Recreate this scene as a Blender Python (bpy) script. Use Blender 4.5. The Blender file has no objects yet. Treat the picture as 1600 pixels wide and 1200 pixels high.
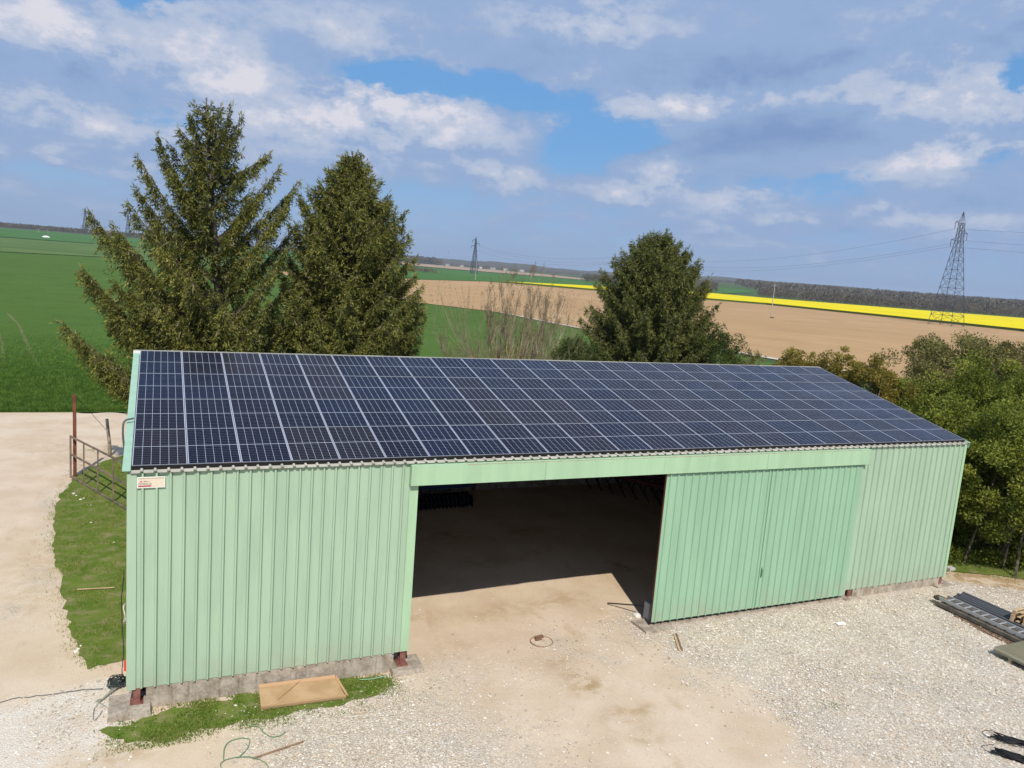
import bpy, bmesh, math, random
import numpy as np
from mathutils import Vector, Matrix, noise as mnoise

SC = bpy.context.scene
COL = SC.collection
rad = math.radians
rng = np.random.default_rng(7)
random.seed(7)

# ------------------------------------------------------------------ camera
F = 1205.8                                  # focal length in pixels of a 1600 px wide picture
CAM = np.array([0.518, -16.805, 9.841])
YAW, PITCH, ROLL = rad(24.777), rad(-8.443), rad(4.455)
FW = np.array([math.sin(YAW)*math.cos(PITCH), math.cos(YAW)*math.cos(PITCH), math.sin(PITCH)])
RT = np.array([math.cos(YAW), -math.sin(YAW), 0.0])
UP = np.cross(RT, FW)
RT, UP = math.cos(ROLL)*RT + math.sin(ROLL)*UP, -math.sin(ROLL)*RT + math.cos(ROLL)*UP
cam = bpy.data.cameras.new('camera')
co = bpy.data.objects.new('camera', cam); COL.objects.link(co)
m = Matrix.Identity(4)
for i in range(3):
    m[i][0] = RT[i]; m[i][1] = UP[i]; m[i][2] = -FW[i]; m[i][3] = CAM[i]
co.matrix_world = m
cam.sensor_width = 36; cam.lens = 36*F/1600; cam.clip_start = 0.1; cam.clip_end = 20000
SC.camera = co

def ray(px, py):
    d = FW*F + RT*(px-800) - UP*(py-600)
    return d/np.linalg.norm(d)
def at(px, py, Y):                          # point of that sight line on the plane y = Y
    d = ray(px, py); return CAM + d*((Y-CAM[1])/d[1])
def atd(px, py, D):                         # point of that sight line at depth D
    d = ray(px, py); return CAM + d*(D/(d@FW))
def gnd(px, py, z=0.0):
    d = ray(px, py); return CAM + d*((z-CAM[2])/d[2])
def hor(px): return 359.4 + 0.0776*px
def g(px, D):                               # ground position (x, y) below the horizon at depth D
    p = atd(px, hor(px), D); return (float(p[0]), float(p[1]))

# ------------------------------------------------------------------ light
SUN_TO = Vector((-.245, -.86, 1.0)).normalized()
sun = bpy.data.lights.new('sun', 'SUN'); sun.energy = 4.3; sun.angle = rad(0.6); sun.color = (1.0, 0.93, 0.83)
so = bpy.data.objects.new('sun', sun); COL.objects.link(so)
so.rotation_euler = SUN_TO.to_track_quat('Z', 'Y').to_euler()
SC.view_settings.view_transform = 'Standard'; SC.view_settings.look = 'None'
SC.view_settings.exposure = 0.0; SC.view_settings.gamma = 1.0
SC.cycles.use_denoising = True
SC.cycles.max_bounces = 8; SC.cycles.volume_bounces = 0; SC.cycles.transparent_max_bounces = 8

# ------------------------------------------------------------------ node helpers
class NT:
    def __init__(s, tree): s.t = tree; s.n = tree.nodes; s.l = tree.links
    def add(s, typ, **kw):
        n = s.n.new(typ)
        for k, v in kw.items():
            if k in ('inp',):
                for a, b in v.items(): s.set(n.inputs[a], b)
            else: setattr(n, k, v)
        return n
    def set(s, sock, v):
        if isinstance(v, bpy.types.NodeSocket): s.l.new(v, sock)
        elif isinstance(v, (tuple, list)) and len(v) == 3 and sock.type == 'RGBA': sock.default_value = (*v, 1)
        else: sock.default_value = v
    def math(s, op, a, b=None, c=None, clamp=False):
        n = s.n.new('ShaderNodeMath'); n.operation = op; n.use_clamp = clamp
        s.set(n.inputs[0], a)
        if b is not None: s.set(n.inputs[1], b)
        if c is not None: s.set(n.inputs[2], c)
        return n.outputs[0]
    def mix(s, f, a, b, mode='MIX'):
        n = s.n.new('ShaderNodeMix'); n.data_type = 'RGBA'; n.blend_type = mode
        s.set(n.inputs[0], f); s.set(n.inputs[6], a); s.set(n.inputs[7], b)
        return n.outputs[2]
    def noise(s, vec, scale, detail=4, rough=0.55, out=0, dist=0.0):
        n = s.n.new('ShaderNodeTexNoise'); s.set(n.inputs['Vector'], vec)
        n.inputs['Scale'].default_value = scale; n.inputs['Detail'].default_value = detail
        n.inputs['Roughness'].default_value = rough; n.inputs['Distortion'].default_value = dist
        return n.outputs[out]
    def vor(s, vec, scale, out='Distance', feature='F1', rnd=1.0):
        n = s.n.new('ShaderNodeTexVoronoi'); n.feature = feature; s.set(n.inputs['Vector'], vec)
        n.inputs['Scale'].default_value = scale; n.inputs['Randomness'].default_value = rnd
        return n.outputs[out]
    def ramp(s, f, a, b, ca=0.0, cb=1.0):
        n = s.n.new('ShaderNodeMapRange'); n.interpolation_type = 'SMOOTHSTEP'
        s.set(n.inputs[0], f); n.inputs[1].default_value = a; n.inputs[2].default_value = b
        n.inputs[3].default_value = ca; n.inputs[4].default_value = cb
        return n.outputs[0]
    def scalev(s, vec, sc):
        n = s.n.new('ShaderNodeVectorMath'); n.operation = 'MULTIPLY'; s.set(n.inputs[0], vec); n.inputs[1].default_value = sc
        return n.outputs[0]
    def sep(s, v):
        n = s.n.new('ShaderNodeSeparateXYZ'); s.set(n.inputs[0], v); return n.outputs
    def bump(s, h, strength=0.5, dist=0.02):
        n = s.n.new('ShaderNodeBump'); n.inputs['Strength'].default_value = strength; n.inputs['Distance'].default_value = dist
        s.set(n.inputs['Height'], h); return n.outputs[0]

def mat(name, col=(.5,.5,.5), rough=0.8, metal=0.0, spec=0.3, build=None):
    m = bpy.data.materials.new(name); m.use_nodes = True
    t = NT(m.node_tree); b = m.node_tree.nodes['Principled BSDF']
    b.inputs['Base Color'].default_value = (*col, 1); b.inputs['Roughness'].default_value = rough
    b.inputs['Metallic'].default_value = metal; b.inputs['Specular IOR Level'].default_value = spec
    if build: build(t, b)
    return m
def S(r, gg, b):
    f = lambda c: (c/255/12.92) if c/255 <= .04045 else ((c/255+.055)/1.055)**2.4
    return (f(r), f(gg), f(b))
def mul(c, k): return tuple(x*k for x in c)
def pos(t): return t.add('ShaderNodeNewGeometry').outputs['Position']
def objc(t): return t.add('ShaderNodeTexCoord').outputs['Object']
def mottled(c1, c2, scale, bump=0.0, bscale=40, detail=5, rough=.85, lo=.35, hi=.65, spec=.25, metal=0.0):
    def bl(t, b):
        p = pos(t)
        f = t.ramp(t.noise(p, scale, detail), lo, hi)
        t.l.new(t.mix(f, c1, c2), b.inputs['Base Color'])
        if bump: t.l.new(t.bump(t.noise(p, bscale, 3), bump, .01), b.inputs['Normal'])
    return bl

# ------------------------------------------------------------------ sky
def build_world():
    w = bpy.data.worlds.new('World'); SC.world = w; w.use_nodes = True
    t = NT(w.node_tree); bg = w.node_tree.nodes['Background']
    sky = t.add('ShaderNodeTexSky'); sky.sky_type = 'NISHITA'; sky.sun_disc = False
    sky.sun_elevation = math.asin(SUN_TO.z); sky.sun_rotation = math.atan2(SUN_TO.x, SUN_TO.y)
    sky.air_density = 1.0; sky.dust_density = 0.6; sky.ozone_density = 2.0
    d = t.add('ShaderNodeTexCoord').outputs['Generated']
    x, y, z = t.sep(d)
    az = t.math('ARCTAN2', x, y); el = t.math('ARCSINE', t.math('MINIMUM', t.math('MAXIMUM', z, -1.0), 1.0))
    # noise laid on a flat cloud deck
    k = t.math('DIVIDE', 1.0, t.math('ADD', t.math('MAXIMUM', z, 0.0), 0.16))
    cp = t.add('ShaderNodeCombineXYZ'); t.l.new(t.math('MULTIPLY', x, k), cp.inputs[0]); t.l.new(t.math('MULTIPLY', y, k), cp.inputs[1]); cp.inputs[2].default_value = 3.7
    P = cp.outputs[0]
    dv = t.scalev(d, (1, 1, 1.7))
    n1 = t.noise(P, 1.9, 7, .6, dist=.3)
    n2 = t.noise(dv, 6.0, 8, .6)
    n3 = t.noise(dv, 24.0, 7, .64)
    wob = t.noise(dv, 14.0, 7, .63, out=1)
    wx, wy, wz = t.sep(wob)
    azw = t.math('ADD', az, t.math('MULTIPLY', t.math('SUBTRACT', wx, .5), .07))
    elw = t.math('ADD', el, t.math('MULTIPLY', t.math('SUBTRACT', wy, .5), .055))
    ae = t.add('ShaderNodeCombineXYZ'); t.l.new(azw, ae.inputs[0]); t.l.new(elw, ae.inputs[1])
    def blob(px, py, sx, sy, amp, rot=0.0):
        r = ray(px, py); a0 = math.atan2(r[0], r[1]); e0 = math.asin(r[2])
        mp = t.add('ShaderNodeMapping', vector_type='TEXTURE'); t.l.new(ae.outputs[0], mp.inputs['Vector'])
        mp.inputs['Location'].default_value = (a0, e0, 0); mp.inputs['Rotation'].default_value = (0, 0, ROLL-rad(rot)*-1)
        mp.inputs['Scale'].default_value = (2.4*sx/F/math.cos(e0), 2.4*sy/F, 1)
        gr = t.add('ShaderNodeTexGradient', gradient_type='QUADRATIC_SPHERE'); t.l.new(mp.outputs[0], gr.inputs[0])
        return gr.outputs['Fac'], amp
    def total(lst):
        s = 0.0
        for b in lst:
            o, amp = blob(*b); s = t.math('MULTIPLY_ADD', o, amp, s)
        return s
    # openings of clear blue
    gaps = total([(235,2,75,22,1.0,0),(610,128,95,42,1.1,-8),(820,150,160,30,1.0,-8),(950,210,100,28,.85,0),(870,250,90,28,.6,0),
                  (1598,122,42,26,1.3,0),(250,190,70,30,.5,0),(640,320,300,45,.35,5),(1290,290,190,16,.5,2),(1400,258,200,12,.5,0),(100,275,160,22,.35,0),(190,110,50,16,.5,-20),(440,120,50,20,.4,-30)])
    # grey blue masses
    mass = total([(100,60,170,80,.8,0),(330,100,150,60,.35,-15),(520,75,160,60,.45,-15),(760,50,260,65,.9,-4),(1250,60,420,85,1.0,3),
                  (1180,215,270,50,1.0,2),(1480,190,200,60,.5,-4),(690,210,190,50,.7,-6),(60,160,160,60,.5,0),(1480,290,170,40,.4,0),(330,265,220,40,.35,0),(760,290,200,30,.25,0),(1000,300,120,30,.25,0)])
    # dark undersides
    under = total([(1200,112,300,26,1.0,2),(1160,222,230,28,1.0,2),(900,85,200,30,.5,0),(700,235,170,18,.6,-4),(90,100,120,20,.5,0),(420,90,120,24,.4,-10),(1480,330,150,14,.3,0),(560,95,80,14,.4,-10)])
    # sunlit cumulus heads
    white = total([(75,28,120,30,.9,-8),(300,45,70,40,.5,-40),(585,152,52,17,1.5,4),(545,175,60,26,.6,0),(690,170,42,12,1.0,-8),(640,195,120,30,.6,0),(650,220,190,42,.45,0),(480,190,60,20,.4,0),(390,125,50,36,.6,-40),(320,130,110,26,.7,-8),
                   (560,50,130,45,.5,-10),(910,28,100,40,.9,-12),(900,122,60,16,.5,0),(1060,160,110,18,.85,3),(1230,155,140,10,.5,0),(1500,155,130,28,.7,-5),(1520,240,70,10,1.1,5),(1430,262,50,20,.6,0),
                   (1022,278,44,26,1.0,-8),(950,298,30,14,.7,-12),(120,180,50,20,.7,0),(25,150,90,18,.5,0),(215,212,70,20,.6,-8),(40,240,60,9,.5,0),(770,272,60,14,.7,-14),(1112,312,28,12,.6,0),
                   (1175,308,45,13,.6,0),(1215,340,60,14,.45,0),(1380,322,36,11,.6,0),(1420,345,60,14,.5,0),(1290,345,40,9,.4,0),(1560,345,50,12,.35,0),(980,318,26,9,.45,0),(690,330,50,8,.3,0),(250,262,60,10,.3,0),(1010,345,50,7,.3,0),(1500,60,120,60,.55,0),(800,290,50,16,.4,0),(1560,190,90,40,.4,0),(60,60,90,30,.4,0)])
    nn = t.math('ADD', t.math('MULTIPLY', t.math('SUBTRACT', n2, .5), 1.0), t.math('MULTIPLY', t.math('SUBTRACT', n3, .5), 1.0))
    base = t.math('ADD', t.math('MULTIPLY', t.math('SUBTRACT', n1, .5), .8), .66)
    dens = t.math('ADD', base, t.math('SUBTRACT', t.math('ADD', t.math('MULTIPLY', mass, .55), t.math('MULTIPLY', white, .75)), t.math('MULTIPLY', gaps, 1.15)))
    dens = t.math('ADD', dens, t.math('MULTIPLY', nn, .75))
    alpha = t.ramp(dens, .30, .76, 0.0, .96)
    wl = t.math('SUBTRACT', t.math('MULTIPLY', white, t.math('ADD', .82, t.math('MULTIPLY', nn, 2.1))), t.math('MULTIPLY', under, .55))
    wl = t.math('ADD', wl, t.math('ADD', t.math('MULTIPLY', t.math('SUBTRACT', n1, .5), 1.3), t.math('MULTIPLY', nn, .38)))
    dark = S(126, 154, 198); grey = S(151, 175, 212); pale = S(184, 196, 219); lit = S(225, 223, 232)
    c1 = t.mix(t.ramp(wl, -.65, .02), dark, grey); c1 = t.mix(t.ramp(wl, .02, .42), c1, pale); ccol = t.mix(t.ramp(wl, .38, 1.08), c1, lit)
    ccol10 = t.add('ShaderNodeVectorMath', operation='SCALE'); t.l.new(ccol, ccol10.inputs[0]); ccol10.inputs['Scale'].default_value = 1/0.10
    tintd = t.mix(.72, sky.outputs[0], mul(S(98, 163, 226), 10))
    lowf = t.ramp(el, -.02, .17, .85, 0.0)
    skyc = t.mix(lowf, tintd, mul(S(158, 184, 217), 10))
    a2 = t.math('MULTIPLY', alpha, t.ramp(el, 0.0, .06, .2, 1.0))
    fin = t.mix(a2, skyc, ccol10.outputs[0])
    t.l.new(fin, bg.inputs['Color']); bg.inputs['Strength'].default_value = 0.10
build_world()

# ------------------------------------------------------------------ mesh helpers
class MB:
    def __init__(s): s.v = []; s.f = []; s.m = []
    def face(s, pts, mi=0):
        b = len(s.v); s.v += [tuple(map(float, p)) for p in pts]; s.f.append(tuple(range(b, b+len(pts)))); s.m.append(mi)
    def hexa(s, c, mi=0):        # 8 corners, bottom loop then top loop
        b = len(s.v); s.v += [tuple(map(float, p)) for p in c]
        for q in ((3,2,1,0),(4,5,6,7),(0,1,5,4),(1,2,6,5),(2,3,7,6),(3,0,4,7)): s.f.append(tuple(b+i for i in q)); s.m.append(mi)
    def box(s, x0, x1, y0, y1, z0, z1, mi=0):
        s.hexa([(x0,y0,z0),(x1,y0,z0),(x1,y1,z0),(x0,y1,z0),(x0,y0,z1),(x1,y0,z1),(x1,y1,z1),(x0,y1,z1)], mi)
    def bar(s, a, b, w, h=None, up=(0,0,1), mi=0):
        h = h or w; a = Vector(a); b = Vector(b); t = (b-a).normalized(); u = Vector(up)
        if abs(t.dot(u)) > .98: u = Vector((1,0,0))
        sd = t.cross(u).normalized()*w/2; uu = sd.cross(t).normalized()*h/2
        s.hexa([a-sd-uu, a+sd-uu, b+sd-uu, b-sd-uu, a-sd+uu, a+sd+uu, b+sd+uu, b-sd+uu], mi)
    def tube(s, pts, r, n=6, mi=0, cap=True):
        pts = [Vector(p) for p in pts]
        if not hasattr(r, '__len__'): r = [r]*len(pts)
        rings = []; ref = None
        for i, p in enumerate(pts):
            t = (pts[min(i+1, len(pts)-1)] - pts[max(i-1, 0)])
            t = t.normalized() if t.length > 1e-9 else Vector((0,0,1))
            if ref is None:
                ref = t.cross(Vector((0,0,1)))
                if ref.length < .1: ref = t.cross(Vector((1,0,0)))
            a = (ref - t*ref.dot(t)).normalized(); ref = a; c = t.cross(a)
            b = len(s.v)
            for k in range(n):
                an = 2*math.pi*k/n; q = p + (a*math.cos(an) + c*math.sin(an))*r[i]; s.v.append(tuple(q))
            rings.append(b)
        for i in range(len(rings)-1):
            for k in range(n):
                k2 = (k+1) % n
                s.f.append((rings[i]+k, rings[i]+k2, rings[i+1]+k2, rings[i+1]+k)); s.m.append(mi)
        if cap:
            s.f.append(tuple(rings[0]+k for k in range(n-1, -1, -1))); s.m.append(mi)
            s.f.append(tuple(rings[-1]+k for k in range(n))); s.m.append(mi)
    def build(s, name, mats, parent=None, loc=None, smooth=False, label=None):
        me = bpy.data.meshes.new(name); me.from_pydata(s.v, [], s.f); 
        if not isinstance(mats, (list, tuple)): mats = [mats]
        for q in mats: me.materials.append(q)
        if len(mats) > 1: me.polygons.foreach_set('material_index', s.m)
        if smooth: me.polygons.foreach_set('use_smooth', [True]*len(me.polygons))
        me.update()
        return link(name, me, parent, loc, label)
def link(name, me, parent=None, loc=None, label=None):
    o = bpy.data.objects.new(name, me); COL.objects.link(o)
    if parent is not None: o.parent = parent
    if loc is not None: o.location = loc
    if label: o['label'] = label
    return o
def tag(o, label=None, cat=None, group=None, kind=None):
    if label: o['label'] = label
    if cat: o['category'] = cat
    if group: o['group'] = group
    if kind: o['kind'] = kind
    return o
def empty(name, loc=(0,0,0), rz=0.0):
    o = bpy.data.objects.new(name, None); COL.objects.link(o); o.location = tuple(map(float, loc)); o.rotation_euler = (0,0,rz)
    o.empty_display_size = .3; return o
def off(mb, root):
    return tuple(-x for x in root.location)

def poly_mesh(name, V, F_, mats, parent=None, tint=None, smooth=False, label=None, mi=None):
    """V (n,3) numpy, F_ (m,k) numpy of equal-size faces"""
    V = np.ascontiguousarray(V, np.float32); F_ = np.ascontiguousarray(F_, np.int32)
    me = bpy.data.meshes.new(name); n, k = F_.shape
    me.vertices.add(len(V)); me.vertices.foreach_set('co', V.ravel())
    me.loops.add(n*k); me.loops.foreach_set('vertex_index', F_.ravel())
    me.polygons.add(n); me.polygons.foreach_set('loop_start', np.arange(0, n*k, k, dtype=np.int32))
    try: me.polygons.foreach_set('loop_total', np.full(n, k, np.int32))
    except Exception: pass
    if not isinstance(mats, (list, tuple)): mats = [mats]
    for q in mats: me.materials.append(q)
    if mi is not None: me.polygons.foreach_set('material_index', np.ascontiguousarray(mi, np.int32))
    if smooth: me.polygons.foreach_set('use_smooth', np.ones(n, bool))
    me.update(calc_edges=True)
    if tint is not None:
        a = me.attributes.new('tint', 'FLOAT', 'POINT'); a.data.foreach_set('value', np.ascontiguousarray(tint, np.float32))
    return link(name, me, parent, None, label)

def norm(a): return a/np.maximum(np.linalg.norm(a, axis=-1, keepdims=True), 1e-9)
def blades(c, d, L, w, tint):
    """diamond blades: base c, direction d, length L, width w -> V, F, tint per vertex"""
    n = len(c); r = rng.normal(size=(n,3)); s = norm(np.cross(d, r))
    L = L[:,None]; w = w[:,None]
    V = np.stack([c, c+d*L*.45+s*w*.5, c+d*L, c+d*L*.45-s*w*.5], 1).reshape(-1,3)
    Fc = np.arange(4*n).reshape(n,4)
    return V, Fc, np.repeat(tint, 4)

# ------------------------------------------------------------------ terrain height
def smooth(a, b, x):
    t = np.clip((np.asarray(x, float)-a)/(b-a), 0, 1); return t*t*(3-2*t)
def height(x, y):
    x = np.asarray(x, float); y = np.asarray(y, float)
    dx, dy = x-CAM[0], y-CAM[1]; r = np.hypot(dx, dy); az = np.degrees(np.arctan2(dx, dy))
    h = .20*smooth(6, 13, x)*(1-smooth(40, 70, r))
    A = 1-smooth(4, 19, az)
    A = np.where(az < -60, 0.3, A)
    h = h + 12.5*A*smooth(400, 1650, r) + 5*smooth(10, 18, az)*(1-smooth(30, 36, az))*smooth(1500, 4000, r)
    h = h + 19*smooth(30, 37, az)*smooth(950, 2700, r)
    bumps = 6*np.sin(az*.31+1) + 4*np.sin(az*.83+.4) + 1.6*np.sin(az*2.3) 
    h = h + (30+bumps)*smooth(3100, 5200, r)*smooth(4, 12, az) + 4*smooth(1700, 4000, r)*(1-smooth(4,12,az))
    return h
def z0(x, y): return float(height(x, y))

# ------------------------------------------------------------------ ground
def ground_mat(c1, c2, c3=None, s1=.02, s2=.6, streak=None, rough=.95, bump=0.0, bs=4.0, grain=.0):
    def bl(t, b):
        p = pos(t)
        base = t.mix(t.ramp(t.noise(p, s1, 5, .6), .3, .7), c1, c2)
        if c3: base = t.mix(t.ramp(t.noise(p, s2, 5, .65), .42, .72), base, c3)
        if streak:
            a, sc, amt, cc = streak
            v = t.add('ShaderNodeVectorRotate', rotation_type='Z_AXIS'); t.l.new(p, v.inputs['Vector']); v.inputs['Angle'].default_value = a
            q = t.scalev(v.outputs[0], (sc, sc*.03, 1))
            base = t.mix(t.math('MULTIPLY', t.ramp(t.noise(q, 1.0, 5, .65), .42, .75), amt), base, cc)
        if grain:
            gg = t.noise(p, 3.2, 4, .8)
            base = t.mix(t.ramp(gg, .3, .75, 0, grain), base, mul(c1, .35))
        t.l.new(base, b.inputs['Base Color'])
        if bump: t.l.new(t.bump(t.noise(p, bs, 5, .7), bump, .2), b.inputs['Normal'])
    return mat('soil', rough=rough, spec=.1, build=bl)
M_land = ground_mat((.060,.105,.032), (.095,.135,.045), (.05,.09,.03), s1=.004, s2=.012)
M_crop = ground_mat((.088,.165,.026), (.105,.185,.034), (.075,.145,.022), s1=.012, s2=.15, streak=(rad(-8), .6, .4, (.085,.185,.04)), bump=.9, bs=2.5, grain=.5)
M_olive = ground_mat((.105,.165,.042), (.12,.18,.052), (.085,.15,.036), s1=.004, s2=.02, streak=(rad(-60), .03, .6, (.05,.10,.03)))
M_far_green = ground_mat((.055,.145,.03), (.07,.165,.038), s1=.004)
M_brown = ground_mat((.43,.275,.135), (.49,.32,.165), (.40,.255,.125), s1=.008, s2=.05, streak=(rad(-38), .35, .55, (.36,.215,.115)), bump=.35, bs=1.2)
M_brown2 = ground_mat((.38,.26,.17), (.42,.30,.21), s1=.004)
M_path = ground_mat((.60,.52,.42), (.68,.60,.50), (.5,.43,.34), s1=.1, s2=.8, bump=.3, bs=8)
def rape_b(t, b):
    p = pos(t)
    f = t.ramp(t.noise(p, .02, 5), .3, .7)
    c = t.mix(f, (.72,.58,.004), (.80,.66,.006)); c = t.mix(t.ramp(t.noise(p, 1.2, 3), .55, .8, 0, .35), c, (.40,.40,.01))
    t.l.new(c, b.inputs['Base Color']); t.l.new(t.bump(t.noise(p, 1.5, 3), .5, .15), b.inputs['Normal'])
M_rape = mat('rapeseed_flowers', rough=.95, spec=.1, build=rape_b)
M_rape_side = mat('rapeseed_stems', (.075,.11,.02), .95, spec=.1)

# terrain sheet
def build_terrain():
    az = np.radians(np.concatenate([np.arange(-16, 66, .5), np.arange(66, 344, 2)])); na = len(az)
    rr = np.concatenate([np.linspace(1.5, 60, 26), np.geomspace(66, 7200, 90)]); nr = len(rr)
    A, R = np.meshgrid(az, rr)
    X = CAM[0]+R*np.sin(A); Y = CAM[1]+R*np.cos(A); Z = height(X, Y)
    Z -= .10*(R < 63) + .08*(R >= 63)*(R < 250) + .35*smooth(250, 500, R)
    V = np.stack([X, Y, Z], -1).reshape(-1, 3)
    V = np.vstack([V, [[CAM[0], CAM[1], -.10]]]); c = len(V)-1
    i, j = np.meshgrid(np.arange(nr-1), np.arange(na), indexing='ij'); j2 = (j+1) % na
    Fq = np.stack([i*na+j, (i+1)*na+j, (i+1)*na+j2, i*na+j2], -1).reshape(-1, 4)[:, ::-1]
    o = poly_mesh('ground', V, Fq, M_land, smooth=True); tag(o, kind='structure')
build_terrain()

def field(name, pts, m, lift=0.02, step=None, h=0.0, mside=None):
    bm = bmesh.new(); vs = [bm.verts.new((float(p[0]), float(p[1]), 0)) for p in pts]
    f = bm.faces.new(vs)
    if f.normal.z < 0 or (f.normal_update() or f.normal.z < 0): f.normal_flip()
    xs = [p[0] for p in pts]; ys = [p[1] for p in pts]
    ext = max(max(xs)-min(xs), max(ys)-min(ys)); step = step or ext/14
    for ax, lo, hi in ((0, min(xs), max(xs)), (1, min(ys), max(ys))):
        k = lo+step
        while k < hi:
            co_ = [0,0,0]; co_[ax] = k; no = [0,0,0]; no[ax] = 1
            bmesh.ops.bisect_plane(bm, geom=bm.verts[:]+bm.edges[:]+bm.faces[:], plane_co=co_, plane_no=no)
            k += step
    bmesh.ops.triangulate(bm, faces=bm.faces[:])
    for v in bm.verts:
        v.co.z = z0(v.co.x, v.co.y)+lift
    me = bpy.data.meshes.new(name)
    if h:
        top = bm.faces[:]
        be = [e for e in bm.edges if e.is_boundary]
        bot = {}
        for e in be:
            for v in e.verts:
                if v not in bot:
                    bot[v] = bm.verts.new(v.co)
        for v in list(bm.verts):
            if v not in bot.values(): v.co.z += h
        for e in be:
            a, b_ = e.verts; q = bm.faces.new((a, b_, bot[b_], bot[a])); q.material_index = 1
        me.materials.append(m); me.materials.append(mside)
    else: me.materials.append(m)
    bm.to_mesh(me); bm.free()
    o = link(name, me); tag(o, kind='structure'); return o

near_edge = [(349.,120.), g(1750,275), g(1600,339), g(1400,402), g(1200,484), g(1120,490), g(900,511), g(790,528)]
field('crop_field', [(-420,32.6),(-60,32.2),(-10,32.05),(-1,31.9),(30,32.4),(56,33),(74,52),(78.0,73),(69,109),(68,143),(56,165),(46,330),(41,380),g(420,365),g(170,385),g(0,335),g(-160,330),(-420,320)], M_crop, .012, 30)
field('brown_field', [(57.9,165),(70,143),(71,109),(80.6,74),(84,50),(85,30),(88,-60),(260,-80)]+near_edge+[(204,480),(132,402),(60,452),(44,385),(48,330)], M_brown, .03, 40)
field('rapeseed_field', near_edge[1:]+[g(900,629),g(1000,720),g(1110,811),g(1200,753),g(1400,745),g(1600,745),g(1750,760)], M_rape, .05, 60, 1.15, M_rape_side)
field('olive_field', [g(-200,395),g(0,340),g(170,390),g(420,372),g(520,420),g(520,640),g(300,720),g(140,700),g(0,660),g(-200,640)], M_olive, .10, 60)
field('far_green_field', [g(-200,655),g(0,675),g(140,715),g(300,740),g(520,660),g(600,1000),g(520,1600),g(200,1660),g(0,1640),g(-200,1600)], M_far_green, .12, 90)
field('middle_green_field', [(62,455),(132,405),(204,484),g(800,535),g(900,640),g(1000,730),g(1110,830),g(1190,1500),g(1060,1500),g(960,1300),g(860,1500),g(740,1500),g(600,1500),g(530,700)], M_far_green, .12, 90)
field('far_brown_strip', [g(560,1620),g(640,1640),g(740,1560),g(860,1500),g(930,1320),g(985,1400),g(930,1750),g(860,2300),g(740,2700),g(640,2800),g(560,2700)], M_brown2, .7, 120)
field('far_path', [(79.2,74.5),(82.4,50),(84,30),(86.6,30),(85.0,50),(81.2,75),(71.8,110),(70.6,144),(69.6,143.3),(70.6,109)], M_path, .045, 8)
# light tractor tracks in the crop
def strip(name, pts, w, m, lift):
    L, R = [], []
    for i, p in enumerate(pts):
        a = pts[max(i-1,0)]; b = pts[min(i+1,len(pts)-1)]; dx, dy = b[0]-a[0], b[1]-a[1]; l = math.hypot(dx, dy)
        L.append((p[0]-dy/l*w/2, p[1]+dx/l*w/2)); R.append((p[0]+dy/l*w/2, p[1]-dx/l*w/2))
    return field(name, L+R[::-1], m, lift, 6)
M_tram = ground_mat((.17,.17,.07), (.13,.15,.05), (.06,.11,.03), s1=.5, s2=1.5)
strip('tractor_track', [(-16.2,92),(-13,78),(-9.8,60),(-7.4,47.5)], .28, M_tram, .03)
strip('tractor_track', [(-14.5,75),(-12.2,63),(-10.2,51),(-9.6,46)], .24, M_tram, .03)

# far wooded hills: forested ring
def hills():
    az = np.radians(np.arange(-20, 70, .25)); rr = np.geomspace(3150, 7000, 26)
    A, R = np.meshgrid(az, rr); X = CAM[0]+R*np.sin(A); Y = CAM[1]+R*np.cos(A); Z = height(X, Y)+6+rng.uniform(-2.5, 2.5, X.shape)
    Z[0] -= 12
    V = np.stack([X, Y, Z], -1).reshape(-1, 3); na = len(az)
    i, j = np.meshgrid(np.arange(len(rr)-1), np.arange(na-1), indexing='ij')
    Fq = np.stack([i*na+j, i*na+j+1, (i+1)*na+j+1, (i+1)*na+j], -1).reshape(-1, 4)
    mm = ground_mat((.09,.08,.06), (.12,.10,.075), (.075,.10,.05), s1=.003, s2=.01)
    tag(poly_mesh('hills', V, Fq, mm), kind='structure')
hills()

# ------------------------------------------------------------------ yard sheet (dirt, gravel, chalk)
def fbm(x, y, s=1.0, o=0.0):
    return mnoise.fractal(Vector((x*s+o, y*s-o, o*.37)), .6, 2.1, 4)
def gravel_amount(x, y):
    """how much loose stone lies at a place, 0 = packed dirt, 1 = gravel"""
    n = fbm(x, y, .55, 3.0)*.35
    rgt = float(smooth(8.5, 15.5, x + .55*y + n*3))*float(smooth(1.6, -.6, y-.2))
    if y < .3: rgt = max(rgt, .75*float(smooth(12.2, 14.5, x+n*2)))
    lft = float(smooth(10.2, 3.8, x + .8*(y+2)))*float(smooth(1.0, 3.5, x))*float(smooth(.4, -.4, y))*float(smooth(-7, -3, y+0))
    mid = .4*float(smooth(5, 7, x))*float(smooth(.9,.1, abs(y+.2)))
    band = .45*float(smooth(1.4, .2, abs(y+.9)))*float(smooth(5.5, 7.0, x))*float(smooth(16,12,x))
    chalk = float(smooth(.6, -.5, x))*float(smooth(2.2, 1.2, y-.3*x))*float(smooth(-2.6,-.4,y))*.55
    edge = .5*float(smooth(.9, .0, abs(x+2.75+ .5*math.sin(y*.5))))*float(smooth(2, 6, y))*float(smooth(19, 16, y))*max(0, fbm(x,y,1.2,9)+.5)
    g_ = max(rgt, lft, mid, chalk, edge, band)
    g_ *= 1-.85*float(smooth(4.2, .2, math.hypot((x-9.8)/1.1+n*2, (y+5.0)/3.2)))
    g_ = min(1, max(0, g_+n*.45*(g_ > .05)))
    if x > 25.5: g_ *= float(smooth(.25, -.25, y-.25+(x-25.6)*.62+n*.3))
    return g_
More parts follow.
